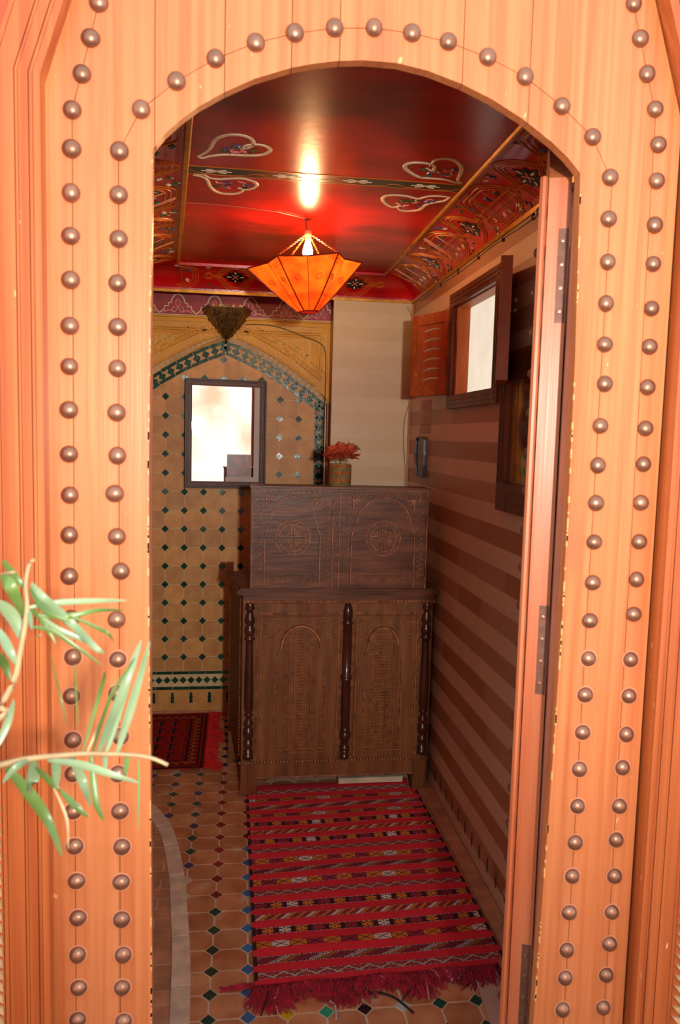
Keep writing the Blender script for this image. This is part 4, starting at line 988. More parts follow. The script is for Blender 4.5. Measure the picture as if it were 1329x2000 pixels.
# upper box
UY = YC + .005; mpU = lambda u, v, h: (u, UY - h * 1.6, v); X0, X1, Z0, Z1 = .062, .806, .892, 1.316
q = MB(); q.box(X0, X1, UY, UY + .14, Z0, Z1 - .008); ub = q.build('upper_box', cab, cb_)
q = MB(); q.box(X0 - .004, X1 + .004, UY - .004, UY + .144, Z1 - .008, Z1); q.build('upper_lid', cab, cb_)
def upanel(x0, x1):
    q = MB(); w_ = x1 - x0
    q.ribbon([(x0, Z0), (x0, Z1 - .012), (x1, Z1 - .012), (x1, Z0)], .006, 0, .006, mpU)
    xi0, xi1 = x0 + .052, x1 - .052; cx_ = (x0 + x1) / 2; r = (xi1 - xi0) / 2 - .018; zs_ = Z1 - .16
    q.ribbon([(xi0, Z0 + .01)] + [(xi0, zs_ - .05), (xi0 + .004, zs_ - .025), (xi0 + .012, zs_ - .012), (xi0 + .012, zs_), (xi0 + .02, zs_)] + [tuple(p) for p in arc(cx_, zs_, r, PI, 0, 20, .118)] + [(xi1 - .02, zs_), (xi1 - .012, zs_), (xi1 - .012, zs_ - .012), (xi1 - .004, zs_ - .025), (xi1, zs_ - .05), (xi1, Z0 + .01)], .006, 0, .007, mpU)
    q.ribbon(arc(cx_, zs_, r * .93, PI, 0, 20, .108), .003, 0, .004, mpU)
    zc_ = Z0 + .213; R1 = .073
    for rr, ww in ((R1, .005), (R1 * .93, .003), (R1 * .77, .005), (R1 * .7, .003)): q.ribbon(arc(cx_, zc_, rr, 0, 2 * PI, 32)[:-1], ww, 0, .006, mpU, closed=True)
    for k in range(16):
        t = k * PI / 8 + .2; q.ribbon([(cx_ + R1 * .8 * math.cos(t), zc_ + R1 * .8 * math.sin(t)), (cx_ + R1 * .92 * math.cos(t), zc_ + R1 * .92 * math.sin(t))], .004, 0, .006, mpU)
    for a in (-.006, .006):
        q.ribbon([(cx_ + a, zc_ - R1 * .74), (cx_ + a, zc_ + R1 * .74)], .004, 0, .007, mpU); q.ribbon([(cx_ - R1 * .74, zc_ + a), (cx_ + R1 * .74, zc_ + a)], .004, 0, .007, mpU)
    for qd_ in range(4):
        for k in range(6):
            t = qd_ * PI / 2 + .18 + k * .24; q.ribbon([(cx_ + .014 * math.cos(qd_ * PI / 2 + .78) + .005 * math.cos(t), zc_ + .014 * math.sin(qd_ * PI / 2 + .78) + .005 * math.sin(t)), (cx_ + .034 * math.cos(t) + .004, zc_ + .034 * math.sin(t)), (cx_ + R1 * .62 * math.cos(t), zc_ + R1 * .62 * math.sin(t))], [.002, .005, .002], 0, .005, mpU)
    # leaves in the upper corners
    for s_, xc in ((1, xi0 + .002), (-1, xi1 - .002)):
        zc2 = Z1 - .05
        for a, b in ((.0, .045), (.045, 0)): q.ribbon([(xc, zc2), (xc + s_ * (a * .6 + .004), zc2 - b * .6 - .004), (xc + s_ * a, zc2 - b)], [.009, .008, .001], 0, .006, mpU)
        q.ribbon([(xc, zc2), (xc + s_ * .014, zc2 - .014), (xc + s_ * .028, zc2 - .028)], [.004, .012, .001], 0, .007, mpU)
    # bottom strip with fan carving
    bx0, bx1, bz0, bz1 = xi0 + .022, xi1 - .026, Z0 + .024, Z0 + .062
    q.ribbon([(bx0, bz0), (bx1, bz0), (bx1, bz1), (bx0, bz1)], .003, 0, .005, mpU, closed=True)
    m_ = 4
    for k in range(m_):
        c = bx0 + (bx1 - bx0) * (k + .5) / m_
        for t in [PI * (j + .5) / 7 for j in range(7)]: q.ribbon([(c + .004 * math.cos(t), bz0 + .006 + .004 * math.sin(t)), (c + .02 * math.cos(t), bz0 + .004 + .026 * math.sin(t))], [.002, .0045], 0, .005, mpU)
    # zigzag borders
    for (u0, v0, u1, v1) in ((x0 + .028, Z1 - .05, x0 + .028, Z0 + .05), (x1 - .028, Z1 - .05, x1 - .028, Z0 + .05), (x0 + .03, Z1 - .032, x1 - .03, Z1 - .032)):
        L_ = math.hypot(u1 - u0, v1 - v0); n = int(L_ / .021); P = []; dx, dz = (u1 - u0) / L_, (v1 - v0) / L_
        for k in range(2 * n + 1):
            s_ = .012 if k % 2 else -.012; P.append((u0 + dx * L_ * k / 2 / n - dz * s_, v0 + dz * L_ * k / 2 / n + dx * s_))
        q.ribbon(P, .0045, 0, .006, mpU)
        for k in range(n):
            c = (u0 + dx * L_ * (k + .5) / n, v0 + dz * L_ * (k + .5) / n)
            for a in (-.4, 0, .4):
                t = math.atan2(dz, dx) - PI / 2 + a; q.ribbon([(c[0] - .004 * math.cos(t), c[1] - .004 * math.sin(t)), (c[0] - .013 * math.cos(t), c[1] - .013 * math.sin(t))], [.001, .003], 0, .004, mpU)
    q.build('carved_relief', cabe, ub)
    for k in range(3):
        q = MB(); z = Z0 + .08 + k * .1; q.box(xi0 + .006, xi1 - .006, UY - .0015, UY, z, z + .097); q.build('panel_board', cab, ub)
upanel(X0 + .006, .4); upanel(.428, X1 - .006)
q = MB()
for k in range(8):
    z = Z1 - .06 - k * .045; q.ribbon([(.414, z + .022), (.4255, z), (.414, z - .022), (.4025, z)], .003, 0, .005, mpU, closed=True); q.ribbon([(.414, z + .01), (.419, z), (.414, z - .01), (.409, z)], .003, 0, .004, mpU, closed=True)
q.build('lozenge_strip', cabe, ub)
q = MB(); q.box(.46, .745, 3.19, 3.40, .016, .04); q.build('board', board_m).update if 0 else None
o = q.build('white_board', board_m, label='pale board lying on the floor under the carved cabinet', category='board')
for ob_ in [x for x in bpy.data.objects if x.name.startswith('board')]: bpy.data.objects.remove(ob_)

# ------------------------------------------------------------------ woven vase with flowers
vx, vy, vz = .4355, 3.215, 1.3165
va = root('flower_vase', (vx, vy, vz), label='small woven straw vase with orange bands on the cabinet top', category='vase')
q = MB(); q.lathe([(.046, 0), (.047, .003), (.0445, .006), (.0435, .09), (.044, .094), (.041, .094), (.041, .08), (.0005, .08)], (vx, vy, vz), 24); q.build('vase_body', wick, va, smooth=False)
for i in range(14):
    z = vz + .01 + i * .006; P = [Vector((vx + (.0445 + .0012 * (k % 2)) * math.cos(k * PI / 18), vy + (.0445 + .0012 * (k % 2)) * math.sin(k * PI / 18), z)) for k in range(37)]
    q = MB(); q.tube(P, .0028, 5); q.build('woven_coil', wick2 if i % 5 in (2, 3) else wick, va)
def bloom(c, r, seed, label):
    rn = random.Random(seed); q = MB(); c = Vector(c)
    for k in range(56):
        th = rn.uniform(-.35, 1.45); ph = rn.uniform(0, 2 * PI); d = Vector((math.cos(th) * math.cos(ph), math.cos(th) * math.sin(ph) - .15, math.sin(th))).normalized()
        a = d.cross(Vector((0, 0, 1))).normalized(); b = a.cross(d); L_ = r * rn.uniform(.75, 1.05); w_ = r * .27
        p0 = c + d * r * .15; p1 = c + d * L_ * .65; p2 = c + d * L_ - b * r * .08
        q.add([p0 + a * w_ * .4, p0 - a * w_ * .4, p1 - a * w_, p1 + a * w_, p1 + b * w_ * .5 * -1, p2 - a * w_ * .6, p2 + a * w_ * .6, p0], [(0, 7, 4, 3), (7, 1, 2, 4), (3, 4, 6), (4, 2, 5), (4, 5, 6)])
    r_ = q.build('flower', petal, None, label=label, category='flower', group='artificial flowers in the vase')
    s_ = MB(); s_.tube([c, c * .5 + Vector((vx, vy, vz + .06)) * .5, (vx, vy, vz + .082)], .0015, 5); s_.build('stem', fleaf, r_)
    lf_ = MB()
    return r_
bloom((.398, 3.195, 1.447), .047, 1, 'orange artificial bloom at the left of the woven vase')
bloom((.432, 3.18, 1.452), .046, 2, 'orange artificial bloom in the middle of the vase, nearest the room')
bloom((.474, 3.2, 1.448), .048, 3, 'darker orange artificial bloom at the right of the vase')
fw = bloom((.436, 3.235, 1.462), .042, 4, 'orange artificial bloom at the back of the vase, topmost')
q = MB()
for (px_, pz, a) in ((.485, 1.49, .3), (.50, 1.484, -.5), (.468, 1.494, .9)):
    P = [Vector((px_ - .02, 3.21, pz - .012)), Vector((px_, 3.205, pz)), Vector((px_ + .022, 3.2, pz - .008 - .016 * max(0, -a)))]
    q.add([P[0], P[1] + Vector((0, 0, .009)), P[2], P[1] - Vector((0, .004, .009)), P[1]], [(0, 1, 4), (1, 2, 4), (2, 3, 4), (3, 0, 4)])
q.build('leaf', fleaf, fw)

# ------------------------------------------------------------------ framed mirror in the niche
MX0, MX1, MZ0, MZ1 = T(362, 740)[0] * .985, T(521, 800)[0] * .985, T(440, 952)[1], T(440, 743)[1]
YM = 4.085
mr_ = root('framed_mirror', ((MX0 + MX1) / 2, YM, MZ0), label='upright framed mirror with dark ribbed wooden frame hanging on the octagon tiles', category='mirror')
ca = math.radians(4.3); mcx = (MX0 + MX1) / 2
def mpM(u, v, h): du = u - mcx; return (mcx + du * math.cos(ca) - h * -math.sin(ca), YM + du * math.sin(ca) - h * math.cos(ca), v)
fw_ = .036
for P, nm in ((((MX0, MZ0), (MX1, MZ0), (MX1 - fw_, MZ0 + fw_), (MX0 + fw_, MZ0 + fw_)), 'bottom'), (((MX0, MZ1), (MX0 + fw_, MZ1 - fw_), (MX1 - fw_, MZ1 - fw_), (MX1, MZ1)), 'top'),
          (((MX0, MZ0), (MX0 + fw_, MZ0 + fw_), (MX0 + fw_, MZ1 - fw_), (MX0, MZ1)), 'l'), (((MX1, MZ0), (MX1, MZ1), (MX1 - fw_, MZ1 - fw_), (MX1 - fw_, MZ0 + fw_)), 'r')):
    q = MB(); q.prism(P, -.006, .010, mpM); o = q.build('frame_side', mframe, mr_)
q = MB(); f_ = .024
q.ribbon([(MX0 + .006, MZ0 + .006), (MX1 - .006, MZ0 + .006), (MX1 - .006, MZ1 - .006), (MX0 + .006, MZ1 - .006)], .013, .01, .02, mpM, closed=True)
q.build('outer_bead', mframe, mr_)
q = MB()
def rib(a, b):
    a = Vector(a); b = Vector(b); L_ = (b - a).length; n = int(L_ / .0085); t = (b - a).normalized(); nn = Vector((-t.y, t.x))
    for k in range(n):
        c = a + t * (L_ * (k + .5) / n); u = t * .0032
        q.prism([tuple(c - u - nn * .009 - t * .003), tuple(c + u - nn * .009 - t * .003), tuple(c + u + nn * .009 + t * .003), tuple(c - u + nn * .009 + t * .003)], .008, .017, mpM, .35)
rib((MX0 + f_, MZ0 + f_), (MX1 - f_, MZ0 + f_)); rib((MX0 + f_, MZ1 - f_), (MX1 - f_, MZ1 - f_)); rib((MX0 + f_, MZ0 + f_), (MX0 + f_, MZ1 - f_)); rib((MX1 - f_, MZ0 + f_), (MX1 - f_, MZ1 - f_))
q.build('ribbed_moulding', M('frame_rib', srgb(124, 74, 50), .4, 0, var=.2, spec=.3), mr_)
q = MB(); q.prism([(MX0 + fw_ - .003, MZ0 + fw_ - .003), (MX1 - fw_ + .003, MZ0 + fw_ - .003), (MX1 - fw_ + .003, MZ1 - fw_ + .003), (MX0 + fw_ - .003, MZ1 - fw_ + .003)], 0, .003, mpM); q.build('mirror_glass', mirror_m, mr_)
q = MB(); ww = MX1 - MX0 - 2 * fw_; hh = MZ1 - MZ0 - 2 * fw_; a0 = MX0 + fw_; b0 = MZ0 + fw_
q.prism([(a0 + ww * .92, b0), (a0 + ww, b0), (a0 + ww, b0 + hh), (a0 + ww * .92, b0 + hh)], .003, .0036, mpM); q.prism([(a0 + ww * .5, b0), (a0 + ww * .92, b0), (a0 + ww * .92, b0 + hh * .05), (a0 + ww * .5, b0 + hh * .05)], .003, .0036, mpM)
q.build('mat', mat_m, mr_)
q = MB(); q.prism([(a0 + ww * .52, b0 + hh * .05), (a0 + ww * .89, b0 + hh * .05), (a0 + ww * .89, b0 + hh * .29), (a0 + ww * .52, b0 + hh * .29)], .003, .0038, mpM); q.build('photo', photo_m, mr_)
q = MB(); q.tube([mpM(mcx, MZ1 - .02, -.006), (mcx, YT - .004, MZ1 - .01)], .003, 5); q.build('hook', iron, mr_)

# ------------------------------------------------------------------ brass wall sconce
sx_, sz1, sz0 = T(443, 606)[0] * .94, 2.13, 1.985
sx_ = -.057; sz0 = 2.009
sc_ = root('wall_sconce', (sx_, YS, sz0), label='pierced aged brass wall sconce with a notched rim above the tiled arch', category='wall lamp')
prof_s = [(0.004, 0), (.034, .024), (.062, .054), (.09, .092), (.113, .126), (.127, .15)]
angs = [PI, PI * 1.27, PI * 1.73, 2 * PI]
def sp_(r, z, a, k=1): return (sx_ + r * math.cos(a) * k, YS - .001 + r * math.sin(a) * .95, sz0 + z)
for i in range(3):
    q = MB(); a, b = angs[i], angs[i + 1]
    for j in range(len(prof_s) - 1):
        (r0, z0), (r1, z1_) = prof_s[j], prof_s[j + 1]; q.add([sp_(r0, z0, a), sp_(r0, z0, b), sp_(r1, z1_, b), sp_(r1, z1_, a)], [(0, 1, 2, 3)])
        q.add([sp_(r0, z0, a, .97), sp_(r0, z0, b, .97), sp_(r1, z1_, b, .97), sp_(r1, z1_, a, .97)], [(3, 2, 1, 0)])
    q.build('pierced_panel', brassd, sc_)
q = MB()
for a in angs: q.tube([sp_(r + .001, z, a) for r, z in prof_s], .0022, 6)
q.tube([sp_(.128, .15, a) for a in angs], .0024, 6)
q.lathe([(.0005, -.016), (.005, -.012), (.003, -.006), (.006, -.001), (.003, .004)], (sx_, YS - .006, sz0), 10)
q.build('rib', brassd, sc_)
q = MB()
for i in range(3):
    a, b = Vector(sp_(.127, .15, angs[i])), Vector(sp_(.127, .15, angs[i + 1])); n = 5
    for k in range(n):
        t0, t1 = (k + .15) / n, (k + .85) / n; p, r_ = a.lerp(b, t0), a.lerp(b, t1); m_ = p.lerp(r_, .5); u = Vector((0, 0, 1))
        q.add([p, r_, r_ + u * .006, m_.lerp(r_, .4) + u * .007, m_.lerp(r_, .7) + u * .013, m_ + u * .016, m_.lerp(p, .7) + u * .013, m_.lerp(p, .4) + u * .007, p + u * .006], [(0, 1, 2, 3, 4, 5, 6, 7, 8)])
q.build('notched_rim', brassd, sc_)

# ------------------------------------------------------------------ hanging leather lantern
LX, LY = .242, 2.85
la = root('hanging_lantern', (LX, LY, ZC), label='orange leather pleated star-shaped lantern hanging by chains from the red ceiling', category='lantern')
leather = bpy.data.materials.new('leather'); leather.use_nodes = True; nt = leather.node_tree; nt.nodes.clear()
N_ = nt.nodes; Lk = nt.links; out = N_.new('ShaderNodeOutputMaterial'); df = N_.new('ShaderNodeBsdfPrincipled'); tr = N_.new('ShaderNodeBsdfTranslucent'); mx = N_.new('ShaderNodeMixShader')
tx = N_.new('ShaderNodeTexNoise'); tx.inputs['Scale'].default_value = 22; gg = N_.new('ShaderNodeNewGeometry'); Lk.new(gg.outputs['Position'], tx.inputs['Vector'])
rp = N_.new('ShaderNodeValToRGB'); rp.color_ramp.elements[0].position = .35; rp.color_ramp.elements[0].color = (.5, .045, .004, 1); rp.color_ramp.elements[1].position = .7; rp.color_ramp.elements[1].color = (.68, .10, .008, 1)
Lk.new(tx.outputs['Fac'], rp.inputs[0]); Lk.new(rp.outputs[0], df.inputs['Base Color']); Lk.new(rp.outputs[0], tr.inputs['Color']); df.inputs['Roughness'].default_value = .4
mx.inputs[0].default_value = .6; Lk.new(df.outputs[0], mx.inputs[1]); Lk.new(tr.outputs[0], mx.inputs[2]); Lk.new(mx.outputs[0], out.inputs[0])
seam_l = M('leather_seam', srgb(120, 24, 8), .5)
henna = M('henna_line', srgb(96, 22, 8), .6)
tilt = Matrix.Rotation(math.radians(-5.5), 3, 'Y')
def lp(a, t, k=1.0):                            # a: angle index (0..12), t: 0 bottom .. 1 rim
    ridge = 1.0 if a % 2 == 0 else .75
    th = -PI / 2 - PI / 6 + a * PI / 6 - .03
    R0 = .036; R1 = .208 * ridge
    r = (R0 + (R1 - R0) * (t ** .92)) * k; z = 1.972 + .165 * t
    p = Vector((r * math.cos(th), r * math.sin(th), z - 2.1)); p = tilt @ p
    return Vector((LX + p.x, LY + p.y, 2.1 + p.z))
for a in range(12):
    q = MB(); n = 6
    for j in range(n):
        t0, t1 = j / n, (j + 1) / n
        for kk in range(3):
            u0, u1 = kk / 3, (kk + 1) / 3
            q.add([lp(a, t0).lerp(lp(a + 1, t0), u0), lp(a, t0).lerp(lp(a + 1, t0), u1), lp(a, t1).lerp(lp(a + 1, t1), u1), lp(a, t1).lerp(lp(a + 1, t1), u0)], [(0, 1, 2, 3)])
    q.build('leather_panel', leather, la)
q = MB()
for a in range(12): q.tube([lp(a, t / 8, 1.004) for t in range(9)], .0026 if a % 2 == 0 else .0013, 5)
q.tube([lp(a, 1) for a in range(13)], .003, 5); q.tube([lp(a, 0) for a in range(13)], .003, 5)
q.build('seam', seam_l, la)
q = MB()
for a in range(12):
    for tt in (.93, .88, .34, .3):
        for kk in range(9):
            p = lp(a, tt, 1.006).lerp(lp(a + 1, tt, 1.006), (kk + .5) / 9); p2 = lp(a, tt - .018, 1.006).lerp(lp(a + 1, tt - .018, 1.006), (kk + (.9 if tt > .9 else .6)) / 9); q.tube([p, p2], .0009, 3)
    for kk in range(6):
        L_ = [lp(a, .62 + .07 * math.sin(kk + s_ * .5) * (1 - s_ / 9), 1.006).lerp(lp(a + 1, .62 + .07 * math.sin(kk + s_ * .5) * (1 - s_ / 9), 1.006), .5 + .22 * math.cos(kk * 1.05 + s_ * .5) * (1 - s_ / 9)) for s_ in range(7)]
        q.tube(L_, .0008, 3)
q.build('henna_pattern', henna, la, kind='stuff')
q = MB(); q.prism([(lp(a, 0).x, lp(a, 0).y) for a in range(12)], 0, .001, fz(1.972)); q.build('base_disc', leather, la)
BX, BY = .247, 2.85
q = MB(); q.tube([(LX - .004, LY, ZC), (LX - .002, LY, 2.27), (BX - .001, LY, 2.25)], .0022, 6); q.lathe([(.009, ZC - .004), (.008, ZC), (.0005, ZC)], (LX - .004, LY, 0), 10); q.build('cord', iron, la)
q = MB(); q.lathe([(.004, 2.262), (.012, 2.258), (.014, 2.25), (.014, 2.243), (.010, 2.24), (.0105, 2.222), (.0005, 2.222)], (BX, BY, 0), 16); q.build('bulb_socket', M('cream_socket', srgb(220, 180, 120), .4), la, smooth=True)
bulb_m = bpy.data.materials.new('bulb_glow'); bulb_m.use_nodes = True; bb = bulb_m.node_tree.nodes['Principled BSDF']; bb.inputs['Base Color'].default_value = (1, .9, .7, 1); bb.inputs['Emission Color'].default_value = (1, .6, .26, 1); bb.inputs['Emission Strength'].default_value = 480
q = MB(); q.lathe([(.0005, 2.163), (.008, 2.164), (.0145, 2.17), (.018, 2.18), (.0175, 2.192), (.014, 2.206), (.0105, 2.216), (.010, 2.226)], (BX, BY, 0), 18); q.build('bulb', bulb_m, la, smooth=True)
chain_m = M('brass_chain', srgb(206, 160, 70), .35, .8)
def chain(a, b):
    a = Vector(a); b = Vector(b); L_ = (b - a).length; n = int(L_ / .0105); t = (b - a).normalized(); s1 = t.cross(Vector((0, 0, 1))).normalized(); s2 = t.cross(s1); q = MB()
    for k in range(n):
        c = a + t * (L_ * (k + .5) / n); e = s1 if k % 2 else s2
        q.tube([c + t * .0075 * math.cos(x * PI / 5) + e * .0032 * math.sin(x * PI / 5) for x in range(11)], .001, 4)
    q.build('chain', chain_m, la)
for a in (2, 0, 6, 8): chain((BX, BY, 2.252), lp(a, 1))

# ------------------------------------------------------------------ framed carved panel with brass strips on the striped wall
pn = root('carved_wall_panel', (XR, 2.25, 1.29), label='dark wooden carved frame with beaten brass strips and small teal lozenges on the right wall', category='wall panel')
PY0, PY1, PZ0, PZ1 = 1.90, 2.41, 1.30, 1.80
mpP = fx(XR)
for (a0_, a1_, b0_, b1_) in ((PY0, PY1, PZ1 - .09, PZ1), (PY0, PY1, PZ0, PZ0 + .09), (PY0, PY0 + .07, PZ0 + .09, PZ1 - .09), (PY1 - .062, PY1, PZ0 + .09, PZ1 - .09)):
    q = MB(); q.box(XR - .03, XR, a0_, a1_, b0_, b1_); o = q.build('frame_side', dwood, pn)
    q = MB()
    if a1_ - a0_ > .2:
        for k in (.25, .6): q.box(XR - .034, XR - .029, a0_ + .03, a1_ - .03, b0_ + .09 * k, b0_ + .09 * k + .006)
    else:
        for k in (.3, .6): q.box(XR - .034, XR - .029, a0_ + .07 * k, a0_ + .07 * k + .005, b0_, b1_)
    q.build('bead', dwood, o)
q = MB(); q.box(XR - .008, XR, PY0 + .07, PY1 - .062, PZ0 + .09, PZ1 - .09); q.build('field', M('field_cream', srgb(190, 160, 110), .5, var=.2, sc=(20, 20, 20)), pn)
for k in range(2):
    y = (2.335, 2.288)[k]; q = MB(); q.box(XR - .013, XR - .008, y - .04, y, PZ0 + .095, PZ1 - .095); q.build('brass_strip', gold_leaf, pn)
for k in range(5):
    q = MB(); y = 2.225 - (k % 2) * .0; z = PZ0 + .13 + k * .05; q.prism([(y - .012, z), (y, z - .014), (y + .012, z), (y, z + .014)], .008, .011, mpP); q.build('diamond_tile', DC['teal'], pn)
q = MB(); cy_, cz_ = 2.27, 1.58
q.ribbon([tuple(p) for p in smooth_line([(2.2, 1.70), (2.215, 1.68), (2.20, 1.63), (2.225, 1.58), (2.21, 1.52), (2.17, 1.49), (2.12, 1.49), (2.08, 1.52), (2.065, 1.58), (2.09, 1.63), (2.075, 1.68), (2.09, 1.70)], 5)], .028, .008, .03, mpP); q.build('carved_jar_outline', dwood, pn)
q = MB()

# ------------------------------------------------------------------ small things on the walls
q = MB(); y0, y1, z0, z1 = 3.445, 3.625, 1.347, 1.532
pt = [(3.46, z0), (3.6, z0 + .003), (3.61, 1.40), (3.625, 1.46), (3.618, 1.515), (3.585, 1.532), (3.50, 1.532), (3.45, 1.52), (3.447, 1.45), (3.452, 1.40)]
q.prism(pt, 0, .012, fx(XR)); o = q.build('wall_holder', slate, label='narrow blue grey worn metal holder on the striped wall near the corner', category='wall holder')
q = MB(); q.ribbon(pt, .006, .012, .02, fx(XR), closed=True); q.build('rim', slate, o)
q = MB(); q.prism([(3.49, 1.37), (3.58, 1.37), (3.58, 1.49), (3.5, 1.495)], .012, .0125, fx(XR)); q.build('worn_face', M('worn_face', srgb(150, 128, 116), .5, var=.4, sc=(60, 60, 60), col2=srgb(70, 66, 70)), o)
q = MB(); q.prism([(3.40, 1.55), (3.62, 1.545), (3.62, 1.71), (3.40, 1.70)], 0, .0008, fx(XR)); o = q.build('paper_notice', paper, label='faded paper notice with red stamped boxes under the window shutter', category='notice')
q = MB()
for z in (1.66, 1.59):
    q.ribbon([(3.42, z), (3.59, z), (3.59, z + .03), (3.42, z + .03)], .003, .0008, .0011, fx(XR), closed=True)
    for k in range(6): q.ribbon([(3.44 + k * .025, z + .006), (3.445 + k * .025, z + .024)], .003, .0008, .0011, fx(XR)); q.ribbon([(3.44 + k * .025, z + .015), (3.455 + k * .025, z + .015)], .002, .0008, .0011, fx(XR))
q.build('red_stamp', stamp, o)
def cable(name, pts, r, m, label, group=None):
    q = MB(); q.tube(smooth_line(pts, 5), r, 5); o = q.build(name, m, label=label, category='cable')
    if group: o['group'] = group
    return o
cable('cable', [Vector((XR - .004, y, ZB - .016 - .004 * math.sin(y * 9))) for y in [1.5 + .2 * k for k in range(12)]], .0028, cable_m, 'thin clipped cable running under the red cove along the right wall')
q = MB()
cc = bpy.data.objects['cable']
for k in range(7):
    y = 2.0 + k * .26; q = MB(); q.box(XR - .009, XR, y, y + .008, ZB - .026, ZB - .008); q.build('clip', iron, cc)
cable('cable', [Vector((x, YF - .006, ZB - .004 + .003 * math.sin(x * 14))) for x in [-.55 + .12 * k for k in range(12)]], .0028, M('pale_cable', srgb(206, 186, 160), .5), 'pale cable drooping along the top of the rose frieze')
cable('cable', [Vector((at(*p, 'y', YF).x, YF - .005, at(*p, 'y', YF).z)) for p in ((795, 600), (805, 625), (806, 700), (800, 780), (790, 820), (788, 870), (790, 950))] + [Vector((.80, YF - .005, .9))], .003, cable_m, 'slack beige cable hanging down the white wall beside the corner')
cable('cable', [Vector((XR - .006, YF - .03, z)) for z in (2.19, 1.9, 1.5, 1.2, .9)], .004, M('tan_cable', srgb(196, 140, 96), .5), 'straight tan cable running down the corner of the striped wall')
cable('cable', [Vector((min(XJ - .014, at(*p, 'y', YS - .012).x), YS - .012, at(*p, 'y', YS - .012).z)) for p in ((480, 634), (510, 634), (545, 639), (590, 656), (625, 670), (636, 690), (637, 740), (640, 800), (641, 870), (638, 950))], .0022, M('dark_cable', srgb(110, 92, 60), .5), 'thin dark cable looping from the brass sconce over the yellow plaster')

# ------------------------------------------------------------------ rugs
def rugmesh(name, colfn, P00, P10, P01, nu, nv, m, zf, notch=False):
    # P00 near-left, P10 near-right, P01 far-left
    us = np.linspace(0, 1, nu + 1); vs_ = np.linspace(0, 1, nv + 1); Ug, Vg = np.meshgrid(us, vs_)
    P00, P10, P01 = map(np.array, (P00, P10, P01))
    XY = P00 + Ug[..., None] * (P10 - P00) + Vg[..., None] * (P01 - P00)
    Z = zf(Ug, Vg)
    co = np.dstack([XY, Z]).reshape(-1, 3)
    i = np.arange(nv)[:, None] * (nu + 1) + np.arange(nu)[None, :]
    f = np.stack([i, i + 1, i + nu + 2, i + nu + 1], -1).reshape(-1, 4)
    keep = np.ones(len(f), bool)
    if notch:
        fc = co[f].mean(1); keep = ~((fc[:, 1] > 3.128) & ((fc[:, 0] < .106) | (fc[:, 0] > .768))); f = f[keep]
    me = bpy.data.meshes.new(name); me.vertices.add(len(co)); me.vertices.foreach_set('co', co.astype(np.float32).ravel())
    me.loops.add(f.size); me.loops.foreach_set('vertex_index', f.astype(np.int32).ravel()); me.polygons.add(len(f)); me.polygons.foreach_set('loop_start', np.arange(0, f.size, 4, dtype=np.int32)); me.update()
    me.validate()
    uc = (us[:-1] + us[1:]) / 2; vc = (vs_[:-1] + vs_[1:]) / 2; A, B = np.meshgrid(uc, vc)
    colr = colfn(A, B)
    a = me.color_attributes.new('weave', 'FLOAT_COLOR', 'CORNER')
    c4 = np.ones((len(f), 4, 4), np.float32); c4[:, :, :3] = colr.reshape(-1, 1, 3)[keep]; a.data.foreach_set('color', c4.ravel())
    me.materials.append(m); return me
wv = bpy.data.materials.new('weave'); wv.use_nodes = True; n1 = wv.node_tree; b1 = n1.nodes['Principled BSDF']; at1 = n1.nodes.new('ShaderNodeAttribute'); at1.attribute_name = 'weave'
nz = n1.nodes.new('ShaderNodeTexNoise'); nz.inputs['Scale'].default_value = 260; g1 = n1.nodes.new('ShaderNodeNewGeometry'); n1.links.new(g1.outputs['Position'], nz.inputs['Vector'])
bp1 = n1.nodes.new('ShaderNodeBump'); bp1.inputs['Strength'].default_value = .4; bp1.inputs['Distance'].default_value = .002; n1.links.new(nz.outputs['Fac'], bp1.inputs['Height']); n1.links.new(bp1.outputs[0], b1.inputs['Normal'])
n1.links.new(at1.outputs['Color'], b1.inputs['Base Color']); b1.inputs['Roughness'].default_value = .85; b1.inputs['Specular IOR Level'].default_value = .15
lin = lambda *c: np.array(srgb(*c)[:3])
cR, cO, cW, cK, cP, cG = lin(212, 46, 56), lin(204, 118, 46), lin(214, 192, 178), lin(52, 30, 34), lin(156, 48, 62), lin(160, 132, 124)
types = ['zig', 'blk', 'hat', 'blk', 'X', 'dash', 'X', 'zig', 'blk', 'hat', 'blk', 'zig', 'X', 'dash', 'X', 'blk', 'hat', 'zig']
RW, RL = .735, 1.22
